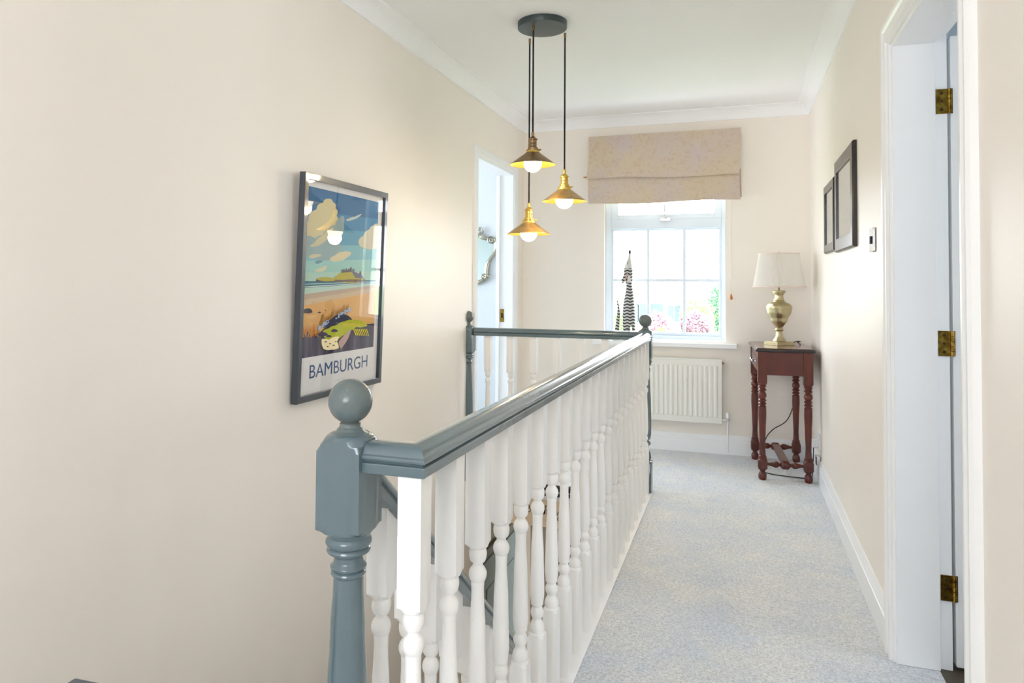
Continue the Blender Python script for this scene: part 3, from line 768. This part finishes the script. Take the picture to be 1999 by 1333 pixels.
blob([(228, 892), (262, 872), (300, 858), (344, 838), (380, 832), (440, 846), (456, 862), (400, 868), (372, 884), (330, 912), (300, 930), (250, 925)], (186, 192, 52), -.4)
acol((214, 196, 60))
for k in range(40):
    x = rr.uniform(330, 452); y = 862+rr.uniform(-8, 8); shp([(x-3, y), (x+3, y), (x+rr.uniform(-8, 10), y-rr.uniform(10, 26))])
for k in range(8):
    x = 384+k*9; shp([(x, 878), (x+5, 878), (x+17, 908+k), (x+13, 912)])
blob([(226, 926), (262, 930), (312, 914), (302, 940), (312, 972), (275, 980), (236, 976)], (240, 224, 178), -.4)
blob([(310, 942), (344, 905), (372, 878), (366, 905), (340, 955), (322, 976)], (184, 158, 152), -.2)
for x, y, w in ((232, 902, 26), (290, 885, 18), (262, 912, 14), (246, 940, 7), (268, 950, 6), (286, 958, 7), (256, 964, 6), (296, 940, 5)):
    blob([(x-w, y+2), (x-w*.5, y-w*.45), (x+w*.5, y-w*.35), (x+w, y+2), (x, y+w*.35)], (76, 70, 92), -.3)
art.build('printed_picture', artm, po)
def poster_text(body, quad, rgb, sp=1.0, thin=0):
    P, Fs = text_mesh(body, sp)
    (ul, vl), (ur, vr) = uv(*quad[0]), uv(*quad[1])   # bottom-left, top-right
    b = MB(); y = .0108
    base = len(b.v)
    for (a, c) in P: b.v.append((ul+(ur-ul)*a, y, vl+(vr-vl)*c))
    for f_ in Fs: b.f.append(f_); b.mi.append(0)
    return b
b = poster_text('BAMBURGH', ((174, 1128), (466, 1010)), None)
b.build('title_lettering', mat('navy_ink', (38, 84, 136), .7), po)
b = poster_text('ENGLAND', ((300, 1141), (356, 1124)), None)
b.build('small_lettering', mat('pale_grey_ink', (190, 196, 202), .7), po)

# ------------------------------------------------------------------ two frames on the right wall
def wall_frame(y0, y1, z0, z1, label, bw, X=.446, tt=.0185):
    w, h = y1-y0, z1-z0
    t_ = thing('picture_frame', label, 'picture', (XR-.0005, y0, z0), 0, 'pictures on the right wall')
    # local: x out is -X world ; y along +Y
    b = MB(); p = [(-tt, bw/2, bw/2), (-tt, w-bw/2, bw/2), (-tt, w-bw/2, h-bw/2), (-tt, bw/2, h-bw/2)]
    b.sweep([(0, q[1], q[2]) for q in p], [(-bw/2, 0), (bw/2, 0), (bw/2, tt-.001), (bw/2-.002, tt), (-bw/2+.006, tt), (-bw/2, tt-.006)], up=(-1, 0, 0), closed=True)
    b.build('frame', MFRAMED, t_)
    MB().box(-.006, bw-.003, bw-.003, -.001, w-bw+.003, h-bw+.003).build('mount', MPAPER, t_)
    MB().box(-.0066, bw+w*.10, bw+h*.13, -.006, w-bw-w*.10, h-bw-h*.10).build('print', MPIC, t_)
    MB().box(-.0125, bw-.002, bw-.002, -.0110, w-bw+.002, h-bw+.002).build('picture_glass', MPGLASS, t_)
    return t_
wall_frame(3.317, 3.905, 1.343, 1.787, 'nearer and taller dark-framed picture with white mount on the right wall', .062)
wall_frame(3.955, 4.385, 1.357, 1.727, 'farther and smaller dark-framed picture partly behind the nearer one', .045)

# ------------------------------------------------------------------ light switch and socket on right wall
sw = thing('light_switch', 'chrome rocker light switch on the right wall beside the doorway', 'light switch', (XR-.0005, 2.935, 1.345))
MB().box(-.0085, -.043, -.043, 0, .043, .043).build('plate', MCHROME, sw, bevel=.003)
MB().box(-.0125, -.012, -.014, -.0085, .012, .014).build('rocker', MCABLE, sw, bevel=.001)
so = thing('wall_socket', 'white double socket with plug low on the right wall behind the table', 'socket', (XR-.0005, 4.86, .235))
MB().box(-.012, -.073, -.043, 0, .073, .043).build('plate', MSOCKET, so, bevel=.003)
pg = thing('plug', 'white plug pushed into the socket behind the wooden table', 'plug', (XR-.0125, 4.83, .225))
MB().box(-.032, -.024, -.024, 0, .024, .024).build('plug_body', MSOCKET, pg, bevel=.006)
ad_ = thing('plug_adaptor', 'small pale plug-in adaptor below the wall socket', 'adaptor', (XR-.0005, 4.80, .13))
MB().box(-.028, -.022, -.03, 0, .022, .03).build('body', MCHROME, ad_, bevel=.006)

# ------------------------------------------------------------------ radiator
ra = thing('radiator', 'cream panel radiator under the window', 'radiator', (0, YB-.001, 0))
rx0, rx1, rz0, rz1 = -.93, -.109, .218, .661
b = MB()
# fluted front face
n = 24; P = []
pitch = .0333
xs = []
b.box(rx0, -.075, rz0, rx1, -.050, rz1)
b.build('panel', MRAD, ra, bevel=.005)
b = MB()
k = 0
x = rx1-.030
while x-.024 > rx0+.02:
    b.rings([[(x-.0235, -.0752, rz0+.042), (x, -.0752, rz0+.042), (x, -.0752, rz1-.042), (x-.0235, -.0752, rz1-.042)], [(x-.0185, -.0800, rz0+.047), (x-.005, -.0800, rz0+.047), (x-.005, -.0800, rz1-.047), (x-.0185, -.0800, rz1-.047)]])
    x -= pitch
b.build('flutes', MRAD, ra, bevel=.0015)
MB().box(rx0, -.078, rz1-.006, rx1, -.012, rz1+.004).build('top_grille', MRAD, ra, bevel=.002)
MB().box(rx0+.1, -.05, rz0+.05, rx0+.14, 0, rz1-.05).build('bracket', MRAD, ra)
MB().box(rx1-.14, -.05, rz0+.05, rx1-.10, 0, rz1-.05).build('bracket', MRAD, ra)
vv = MB().tube([(rx1-.01, -.06, .247), (rx1+.04, -.06, .247)], .008).turned([(0, .0115), (.022, .0115)], c=(rx1+.037, -.06, .236), segs=16).build('valve', MCHROME, ra, smooth=True)
MB().turned([(.258, .009), (.262, .013), (.296, .0125), (.300, .009)], c=(rx1+.037, -.06, 0), segs=20).build('valve_cap', MSOCKET, vv, smooth=True)
MB().tube([(rx1+.037, -.06, .24), (rx1+.036, -.055, .17), (rx1+.035, -.045, .02)], .0065).build('pipe', MSOCKET, vv, smooth=True)
MB().turned([(0, .006), (.016, .006)], segs=12, T=Matrix.Translation((rx1-.002, -.06, rz1-.022)) @ Matrix.Rotation(PI/2, 4, 'Y')).build('bleed_plug', MBRASSD, ra)

# ------------------------------------------------------------------ roman blind
bl = thing('roman_blind', 'half-raised beige floral roman blind above the window', 'blind', (0, YB-.001, 0))
def sheet(name, rows, x0s, x1s, th, nx=24, wav=.0, seed=0, par=None):
    """rows of (y, z); gives a thin curved cloth with thickness"""
    b = MB(); m = len(rows); F0 = []; rnd = random.Random(seed)
    for side in (0, 1):
        for j, (y, z) in enumerate(rows):
            for i in range(nx+1):
                t = i/nx; x = x0s[j]+(x1s[j]-x0s[j])*t
                w = wav*(math.sin(t*9+seed)*.6+math.sin(t*21+seed*2)*.3)*(1-j/m*.3)
                zz = z + (.010*math.sin(t*PI*1.0+.2)*math.sin(t*5+seed) if j == m-1 else 0)
                b.v.append((x, y+w+(th if side else 0), zz))
    N = (nx+1)*m
    for j in range(m-1):
        for i in range(nx):
            a = j*(nx+1)+i; q = (a, a+1, a+nx+2, a+nx+1)
            b.f.append(q); b.mi.append(0); b.f.append(tuple(N+k for k in reversed(q))); b.mi.append(0)
    for i in range(nx):
        for j in (0, m-1):
            a = j*(nx+1)+i; b.f.append((a, a+1, N+a+1, N+a)); b.mi.append(0)
    for j in range(m-1):
        for i in (0, nx):
            a = j*(nx+1)+i; c = a+nx+1; b.f.append((a, c, N+c, N+a)); b.mi.append(0)
    return b.build(name, MFABRIC, par, smooth=True, auto=50)
MB().box(-1.045, -.052, 2.255, .012, 0, 2.281).build('head_rail', MFABRIC, bl, bevel=.003)
sheet('upper_panel', [(-.058, 2.284), (-.060, 2.20), (-.064, 2.10), (-.074, 2.02), (-.080, 1.975), (-.070, 1.961)], [-1.053, -1.053, -1.056, -1.060, -1.064, -1.060], [.016, .016, .012, .010, .006, .006], .004, wav=.004, seed=1, par=bl)
sheet('lower_panel', [(-.052, 2.03), (-.055, 1.97), (-.060, 1.90), (-.064, 1.83), (-.060, 1.783)], [-1.045, -1.055, -1.058, -1.056, -1.054], [.005, .006, .008, .012, .014], .006, wav=.003, seed=3, par=bl)
sheet('inner_fold', [(-.030, 2.0), (-.034, 1.92), (-.040, 1.85), (-.036, 1.800)], [-1.04]*4, [.018, .019, .021, .022], .010, wav=.003, seed=5, par=bl)
MB().tube([(-1.090, -.066, 1.980), (-.5, -.066, 1.980), (.002, -.066, 1.980)], .0055).build('dowel', MACORN, bl, smooth=True)
MB().tube([(-1.0, -.045, 1.792), (.0, -.045, 1.795)], .007).build('bottom_bar', MPVC, bl, smooth=True)
bc = MB().tube([(-.050, -.03, 2.24), (-.050, -.03, 1.80), (-.047, -.034, 1.5), (-.046, -.034, 1.3), (-.052, -.033, 1.2), (-.050, -.033, 1.12)], .0022, segs=8).build('pull_cord', MCORD, bl, smooth=True)
MB().turned([(0, .006), (.004, .011), (.012, .0115), (.024, .008), (.036, .0045), (.040, .003)], c=(-.050, -.033, 1.083), segs=18).build('cord_acorn', MACORN, bc, smooth=True)

# ------------------------------------------------------------------ striped animal ornament on the sill
SZ = .772
oy = YB+.022
cat = thing('animal_ornament', 'tall striped wooden animal ornament with raised muzzle standing on the window sill', 'ornament', (-.758, YB-.022, SZ))
def ov(b, rows, segs=20):
    R = []
    for x, z, rx, ry, yo in rows:
        R.append([(x+rx*math.cos(2*PI*k/segs), yo+ry*math.sin(2*PI*k/segs), z) for k in range(segs)])
    return b.rings(R)
b = MB()
for sx_ in (-1, 1):
    c = -.019 if sx_ < 0 else .034
    w = .026 if sx_ < 0 else .013
    ov(b, [(c, .0, w, .02, 0), (c, .05, w*.98, .02, 0), (c*.9+(.002 if sx_ > 0 else 0), .12, w, .021, 0)])
ov(b, [(-.001, .105, .047, .024, 0), (-.001, .17, .046, .025, 0), (-.002, .24, .043, .026, 0), (0, .30, .036, .026, 0), (.002, .35, .029, .024, 0), (.002, .385, .024, .022, 0), (.0, .41, .021, .021, 0), (-.002, .44, .026, .022, 0), (-.004, .48, .031, .022, 0), (-.006, .505, .032, .021, 0), (-.006, .532, .030, .020, 0)])
b.build('body', MZEBRA, cat, smooth=True)
MTOYW = mat('pale_grey_muzzle_paint', (214, 212, 208), .5)
b = MB(); ov(b, [(-.006, .531, .0305, .0205, 0), (-.004, .555, .026, .018, 0), (.0, .585, .017, .014, 0), (.003, .61, .010, .010, 0), (.004, .640, .0075, .008, 0)])
hd_ = b.build('head', MTOYW, cat, smooth=True)
b = MB(); ov(b, [(.004, .638, .0085, .009, 0), (.004, .663, .0085, .009, 0)]); b.build('nose', MCABLE, hd_, smooth=True)
b = MB(); b.tube([(-.012, -.0175, .560), (-.007, -.0178, .568), (-.006, -.0172, .578), (-.008, -.0160, .584)], .0018, segs=6); b.build('eye', MCABLE, hd_)
MPINK = mat('pink_ear_lining', (206, 160, 152), .6)
b = MB(); b.rings([[(-.026, -.026, .505), (-.008, -.028, .500), (-.010, -.026, .480), (-.034, -.026, .425), (-.048, -.024, .420), (-.052, -.022, .445)], [(-.026, -.020, .505), (-.008, -.022, .500), (-.010, -.020, .480), (-.034, -.020, .425), (-.048, -.018, .420), (-.052, -.016, .445)]])
er = b.build('ear', MZEBRA, cat)
b = MB(); b.rings([[(-.012, -.0290, .496), (-.004, -.0290, .490), (-.022, -.0290, .440), (-.036, -.0275, .418), (-.030, -.0275, .440)], [(-.012, -.0265, .496), (-.004, -.0265, .490), (-.022, -.0265, .440), (-.036, -.0262, .418), (-.030, -.0262, .440)]])
b.build('ear_lining', MPINK, er)
b = MB(); b.rings([[(-.004, -.0275, .485), (.010, -.026, .470), (.016, -.024, .440), (.004, -.0255, .425), (-.012, -.0265, .425)], [(-.004, -.020, .485), (.010, -.020, .470), (.016, -.018, .440), (.004, -.018, .425), (-.012, -.019, .425)]])
b.build('chest_patch', MTOYW, cat)
b = MB(); ov(b, [(-.094, .0, .019, .014, .0), (-.090, .06, .017, .013, .0), (-.083, .12, .014, .011, .0), (-.077, .18, .012, .009, 0), (-.076, .22, .0095, .008, 0), (-.081, .26, .006, .005, 0), (-.086, .30, .001, .001, 0)])
b.build('tail', MZEBRA, cat, smooth=True)
MB().box(-.118, -.028, -.0, .056, .028, .006).build('foot_plate', MTOYW, cat, bevel=.002)

# ------------------------------------------------------------------ console table in the corner
TC = (.2485, 5.012); TR_ = math.radians(3.4)
tb = thing('console_table', 'dark mahogany console table with turned legs in the far right corner', 'table', (TC[0], TC[1], 0), TR_)
lg = .0262
def leg_prof():
    a = lg; q = a*1.42
    p = [(0, .017), (.004, .021), (.018, .0245), (.034, .0235), (.046, .017), (.050, .0145), (.055, .0145)]
    p += [(.058, .020), (.066, .026), (.072, q), (.118, q), (.123, .028), (.126, .024), (.130, .025), (.134, .0235), (.136, .020), (.139, .024), (.144, .0235), (.147, .019)]
    p += smoothline([(.150, .0185), (.20, .0165), (.30, .0195), (.40, .0235), (.445, .0225)]) 
    p += [(.450, .018), (.454, .0175)] + arcprof(.456, .466, .020, .0245, .020, 4) + [(.469, .0175), (.472, .0175)] + arcprof(.475, .487, .019, .0245, .019, 4)
    p += [(.490, .0155)] + arcprof(.494, .532, .019, .0245, .0165, 6) + [(.535, .0145)] + arcprof(.538, .550, .020, .0245, .020, 4) + [(.553, .0175), (.558, .018)] + arcprof(.561, .572, .020, .0235, .020, 4)
    p += [(.575, .022), (.580, .027), (.588, q), (.776, q)]
    return p
LX, LY = .1295, .2675
for sx_ in (-1, 1):
    for sy_ in (-1, 1):
        MB().turned(leg_prof(), a=lg, segs=32).build('leg', MMAHOG, tb, smooth=True, auto=26, loc=(sx_*LX, sy_*LY, 0))
for sx_ in (-1, 1):
    if sx_ > 0: MB().box(LX-.012, -LY+lg, .636, LX+.012, LY-lg, .776).build('apron', MMAHOG, tb)
for sy_ in (-1, 1):
    MB().box(-LX+lg, sy_*LY-.016, .636, LX-lg, sy_*LY+.012, .776).build('apron', MMAHOG, tb, bevel=.001)
MB().box(-LX-.010, -LY+lg, .762, -LX+.012, LY-lg, .776).box(-LX-.010, -LY+lg, .636, -LX+.012, LY-lg, .650).build('apron', MMAHOG, tb)
dw = MB().box(-LX-.022, -LY+lg+.006, .652, -LX+.01, LY-lg-.006, .760).build('drawer', MMAHOG, tb, bevel=.004)
MB().box(-LX-.0255, -LY+lg+.04, .675, -LX-.021, LY-lg-.04, .738).build('drawer_panel', MMAHOG, dw, bevel=.002)
MB().turned([(0, .005), (.010, .004), (.014, .009), (.022, .010), (.026, .006)], segs=16, T=Matrix.Translation((-LX-.025, .0, .706)) @ Matrix.Rotation(-PI/2, 4, 'Y')).build('knob', MCHROME, dw, smooth=True)
MB().turned([(0, .005), (.010, .004), (.014, .009), (.022, .010), (.026, .006)], segs=16, T=Matrix.Translation((-LX-.025, -.12, .706)) @ Matrix.Rotation(-PI/2, 4, 'Y')).build('knob', MCHROME, dw, smooth=True)
# top with moulded dark edge
b = MB()
def rect(hx, hy, z): return [(-hx, -hy, z), (hx, -hy, z), (hx, hy, z), (-hx, hy, z)]
b.m = 1
b.rings([rect(.158, .292, .776), rect(.166, .300, .778), rect(.170, .304, .784), rect(.170, .304, .789), rect(.164, .298, .7925), rect(.160, .294, .7975)], cap=False)
b.m = 0
b.rings([rect(.160, .294, .7976), rect(.158, .292, .800)]); b.m = 1; b.poly(rect(.158, .292, .776))
b.build('tabletop', [MMAHOGT, MEDGE], tb)
# H stretcher
STR = [(0, .008), (.012, .009), (.030, .014), (.048, .0205), (.060, .018), (.068, .011), (.074, .010), (.079, .019), (.088, .026)]
full = STR+[(2*.1033-z, r) for z, r in reversed(STR)]
for sy_ in (-1, 1):
    T = Matrix.Translation((-LX+lg, sy_*LY, .096)) @ Matrix.Rotation(PI/2, 4, 'Y') @ Matrix.Diagonal((1, 1, 1, 1))
    MB().turned([(z, r) for z, r in full], segs=24, T=T).build('stretcher', MMAHOG, tb, smooth=True, auto=30)
MB().box(-.024, -LY+.015, .098, .024, LY-.015, .116).build('centre_stretcher', MMAHOG, tb, bevel=.003)
# ------------------------------------------------------------------ table lamp
lp = thing('table_lamp', 'brass urn table lamp with cream pleated shade on the mahogany table', 'lamp', (.2465, 5.02, .800), math.radians(36))
MB().box(-.066, -.066, .0, .066, .066, .019).box(-.060, -.060, .019, .060, .060, .022).build('base', MLBRASS, lp, bevel=.002)
def squ(b, prof, e=3.2, segs=48, tw=0):
    R = []
    for z, r in prof:
        ring = []
        for k in range(segs):
            t = 2*PI*k/segs; c, s_ = math.cos(t), math.sin(t)
            q = r/((abs(c)**e+abs(s_)**e)**(1/e))
            ring.append((q*c, q*s_, z))
        R.append(ring)
    return b.rings(R)
b = MB()
squ(b, [(.022, .034), (.026, .036), (.030, .034)] + smoothline([(.031, .033), (.055, .020), (.083, .016), (.090, .017)], 5) + [(.092, .022), (.098, .0245), (.104, .022)] + smoothline([(.106, .018), (.16, .045), (.215, .066), (.242, .0705), (.250, .069)], 6) + [(.256, .066)] + smoothline([(.262, .060), (.280, .033), (.288, .027)], 5) + [(.290, .029), (.296, .028)] + smoothline([(.298, .024), (.318, .023), (.338, .033), (.343, .036)], 5) + [(.346, .036), (.350, .032), (.352, .02)], e=3.0)
b.build('urn', MLBRASS, lp, smooth=True, auto=30)
MB().tube([(0, 0, .35), (0, 0, .60)], .005).build('rod', MBRASSD, lp, smooth=True)
def shade_ring(wx, wy, z, n=144, pl=.0022, e=7.0):
    o = []
    for k in range(n*2):
        t = PI*k/n; c, s_ = math.cos(t), math.sin(t)
        q = 1/((abs(c)**e+abs(s_)**e)**(1/e)); f_ = 1+(pl/wx)*(1 if k % 2 else -1)
        o.append((wx*q*c*f_, wy*q*s_*f_, z))
    return o
b = MB(); sb, st_ = .131, .100; ex = 4.6
rows = [(sb, .371), (sb*.995, .3745), (sb-.0005, .376)]
R = [shade_ring(sb, sb*1.0, .370, e=ex, pl=.0), shade_ring(sb-.002, sb-.002, .378, e=ex)]
for i in range(1, 8):
    t = i/8; w = sb-.002+(st_-sb+.002)*t-.004*math.sin(PI*t)*.4
    R.append(shade_ring(w, w, .378+.206*t, e=ex))
R.append(shade_ring(st_, st_, .584, e=ex)); R.append(shade_ring(st_, st_, .592, e=ex, pl=0))
R2 = [shade_ring(.097, .097, .592, e=ex, pl=0), shade_ring(sb-.004, sb-.004, .370, e=ex, pl=0)]
b.rings(R+R2, closed=True)
sh = b.build('lamp_shade', MSHADE, lp, smooth=True, auto=60)
MBRAID = mat('pinkish_cream_braid', (226, 208, 198), .8)
for w, z in ((sb, .374), (st_, .588)):
    b = MB()
    pts = [Vector(p) for p in shade_ring(w+.0012, w+.0012, z, n=36, pl=0, e=ex)]
    RR = []
    for i, p in enumerate(pts):
        o_ = Vector((p.x, p.y, 0)).normalized()
        RR.append([p+o_*a+Vector((0, 0, c)) for a, c in ((-.001, -.004), (.0015, -.003), (.0015, .003), (-.001, .004))])
    b.rings(RR, closed=True)
    b.build('shade_trim', MBRAID, sh, smooth=True)
MB().tube([(-.098, 0, .586), (.098, 0, .586)], .0018).tube([(0, -.098, .586), (0, .098, .586)], .0018).build('shade_carrier', MBRASSD, sh)
# flex of the lamp
def spl(pts, n=8):
    P = [Vector(p) for p in pts]; out = []
    for i in range(len(P)-1):
        p0 = P[max(i-1, 0)]; p1 = P[i]; p2 = P[i+1]; p3 = P[min(i+2, len(P)-1)]
        for k in range(n):
            t = k/n; out.append(.5*((2*p1)+(p2-p0)*t+(2*p0-5*p1+4*p2-p3)*t*t+(3*p1-p0-3*p2+p3)*t**3))
    out.append(P[-1]); return out
b = MB().tube(spl([(.32, 5.09, .806), (.36, 5.12, .82), (.385, 5.20, .812), (.38, 5.30, .803), (.374, 5.333, .78), (.372, 5.338, .60), (.36, 5.335, .42), (.31, 5.332, .27), (.22, 5.325, .20), (.170, 5.25, .145), (.135, 5.12, .04), (.125, 4.98, .008), (.17, 4.88, .006), (.30, 4.84, .006), (.41, 4.85, .008), (.425, 4.86, .06), (.430, 4.84, .20)]), .003, segs=8)
tag(b.build('lamp_flex', MCABLE, smooth=True), 'thin black lamp flex hanging behind the table and looping over the carpet', 'cable')

# ------------------------------------------------------------------ pendant cluster
pc = thing('pendant_light', 'three-bulb pendant cluster with brass cone shades on a round dark ceiling plate', 'pendant light', (-.885, 3.315, 0))
ox, oy_ = -.885, 3.315
MB().turned([(ZC-.0005, .118), (ZC-.027, .118), (ZC-.030, .1165), (ZC-.031, .110)][::-1], segs=64).build('ceiling_plate', MROSE, pc, smooth=True, auto=30)
MBULB = bpy.data.materials.new('lit_frosted_bulb'); MBULB.use_nodes = True
_n = MBULB.node_tree.nodes; _l = MBULB.node_tree.links; _b = _n['Principled BSDF']
_b.inputs['Base Color'].default_value = (1, .93, .8, 1); _b.inputs['Roughness'].default_value = .15
_b.inputs['Emission Color'].default_value = (1, .86, .62, 1); _b.inputs['Emission Strength'].default_value = 6.0
MIN = mat('brushed_gold_inner', (226, 196, 90), .35, metal=.75)
for (cx, cy, zt, drop, mt_s, mt_h) in ((-.913, 3.257, 2.402, 1.738, MBRASSD, MBRASSD), (-.795, 3.406, 2.402, 1.578, MBRASS, MBRASSY), (-.980, 3.430, 2.402, 1.4235, MBRASS, MBRASSY)):
    x, y = cx-ox, cy-oy_; zr_ = drop          # rim height
    MB().turned([(2.376, .0035), (2.378, .006), (2.400, .006), (2.4015, .006)], c=(x, y, 0), segs=16).build('cord_grip', MBRASSD, pc, smooth=True)
    # braided flex: two strands twisted together
    b = MB(); top = 2.38; bot = zr_+.150; n = int((top-bot)/.0022)
    for ph in (0, PI):
        pts = []
        for i in range(n+1):
            z = top+(bot-top)*i/n; a = ph+2*PI*z/.017
            pts.append((x+.0024*math.cos(a), y+.0024*math.sin(a), z))
        b.tube(pts, .0024, segs=5)
    b.build('braided_flex', MCABLE, pc, smooth=True, auto=80)
    hol = MB().turned([(.066, .0205), (.068, .023), (.074, .0245), (.082, .0235), (.084, .0185), (.086, .0180), (.098, .0180), (.100, .0195), (.102, .0180), (.116, .0180), (.118, .0225), (.121, .0230), (.125, .0185), (.133, .0105), (.136, .0070), (.154, .0065), (.156, .005)], c=(x, y, zr_), segs=28).build('lamp_holder', mt_h, pc, smooth=True, auto=28)
    MB().turned([(0, .004), (.012, .004), (.016, .002)], segs=12, T=Matrix.Translation((x+.026, y, zr_+.070)) @ Matrix.Rotation(PI/2, 4, 'Y')).build('clamp_screw', mt_h, hol, smooth=True)
    MB().turned([(0, .1075), (.0008, .1082), (.0018, .1075), (.0085, .098), (.056, .034), (.060, .031), (.070, .031), (.072, .025), (.0735, .020)], c=(x, y, zr_), segs=56, cap=False).build('cone_shade', mt_s, pc, smooth=True, auto=30)
    MB().turned([(.0003, .1070), (.0073, .0972), (.0545, .0335), (.0690, .030)], c=(x, y, zr_), segs=56, cap=False).build('shade_lining', MIN, pc, smooth=True)
    # globe bulb
    rb_ = .043; zc2 = zr_+.008; P = []
    for i in range(15):
        t = -PI/2+ (PI*.86)*i/14; P.append((zc2+rb_*math.sin(t), max(rb_*math.cos(t), .0004)))
    P += [(zc2+.052, .0135), (zc2+.064, .0130)]
    MB().turned(P, c=(x, y, 0), segs=32).build('globe_bulb', MBULB, pc, smooth=True, auto=60)
    # the bulb's own light
    l = bpy.data.lights.new('bulb_light', 'POINT'); l.energy = 2.6; l.color = (1, .80, .55); l.shadow_soft_size = .036
    lo = bpy.data.objects.new('bulb_light', l); COL.objects.link(lo); lo.location = (cx, cy, zc2-.042)

# ------------------------------------------------------------------ ornate mirror in the bedroom
mr = thing('ornate_mirror', 'ornate silver scroll-framed mirror on the pale blue wall seen through the left doorway', 'mirror', (-2.16, 5.459, 1.35))
def mp(px, py):   # zoom(930,430..,9.52) pixels to local metres on the wall plane
    X = -1.99+(930+px/9.52-930)*.00442+.0; Z = 1.70-(py/9.52)*.00405
    return (X+2.16, Z-1.35)
edge = [(0, 300), (60, 300), (110, 345), (180, 372), (250, 375), (320, 375), (350, 420), (362, 500), (345, 590), (300, 680), (245, 760), (205, 840), (190, 930), (185, 1010), (180, 1080), (140, 1140), (60, 1180), (0, 1200)]
pts = [mp(*p) for p in edge]
L_ = [(0-a-.0, c) for a, c in reversed(pts)]
outline = pts+L_
# make symmetric about local x=0
xm = pts[0][0]
fr_pts = spl([(a, -.018, c) for a, c in pts]+[(2*xm-.26-a+.0, -.018, c) for a, c in reversed(pts)]+[(pts[0][0], -.018, pts[0][1])], 5)
b = MB(); b.tube(fr_pts, .013, segs=10)
for off in (-.012, .012):
    cx_ = xm-.13; cz_ = 0
    b.tube([Vector((p.x+(off if p.x > cx_ else -off)*.9, -.022, p.z+(off*.5 if p.z > .0 else -off*.5))) for p in fr_pts], .0055, segs=8)
b.build('scroll_frame', MSILVER, mr, smooth=True)
b = MB()
def scroll(cx_, cz_, r0, a0, turns, sg=1):
    P = []
    for i in range(26):
        t = i/25; r = r0*(1-t*.8); a = a0+sg*2*PI*turns*t; P.append((cx_+r*math.cos(a), -.028, cz_+r*math.sin(a)))
    b.tube(P, .006, rr=[.0065*(1-.4*i/25) for i in range(26)], segs=8)
for q, r0, a0, sg in (((265, 400), .030, 1.2, 1), ((150, 1095), .030, .3, 1), ((70, 215), .024, 2, -1)):
    c = mp(*q); scroll(c[0], c[1], r0, a0, 1.4, sg); 
    b.turned([(-.012, .002), (-.006, .010), (.004, .012), (.012, .002)], c=(c[0]+.02, -.03, c[1]-.01), segs=12)
c = mp(235, 1065); b.turned([(-.014, .002), (-.008, .012), (.004, .014), (.014, .002)], c=(c[0], -.028, c[1]), segs=12)
b.build('carved_scrolls', MSILVER, mr, smooth=True)
b = MB(); fp = [(p.x, -.006, p.z) for p in fr_pts[:-1]]
b.poly(fp); b.build('mirror_glass', MMIRROR, mr)
# picture opposite, seen in the mirror
pf = thing('landscape_picture', 'small green and cream picture seen reflected in the ornate mirror', 'picture', (-2.42, 3.301, 1.52))
MB().box(-.13, 0, -.07, .13, .02, .07).build('frame', MPAPER, pf, bevel=.003)
MB().box(-.11, .02, -.05, .11, .0215, .05).build('print', mat('green_landscape_print', (120, 150, 96), .7, rgb2=(200, 190, 150), nscale=9), pf)

# ------------------------------------------------------------------ dark box at the lower left edge
bx = thing('storage_box', 'dark slate grey-green box corner just showing at bottom left edge', 'box', (-1.029, .900, 0), math.radians(3))
b = MB(); b.rings([[(-.07, -.09, 0), (.07, -.09, 0), (.07, .06, 0), (-.07, .06, 0)], [(-.075, -.09, .488), (.075, -.09, .488), (.075, .062, .488), (-.03, .062, .488)]])
b = MB(); b.box(-.042, -.15, 0, .042, .0525, .48); b.build('body', mat('dark_green_grey_paint', (58, 70, 74), .4), bx, bevel=.002)
MB().box(-.045, -.153, .480, .045, .0555, .4925).build('lid', mat('slate_lid', (78, 88, 96), .35), bx, bevel=.004)
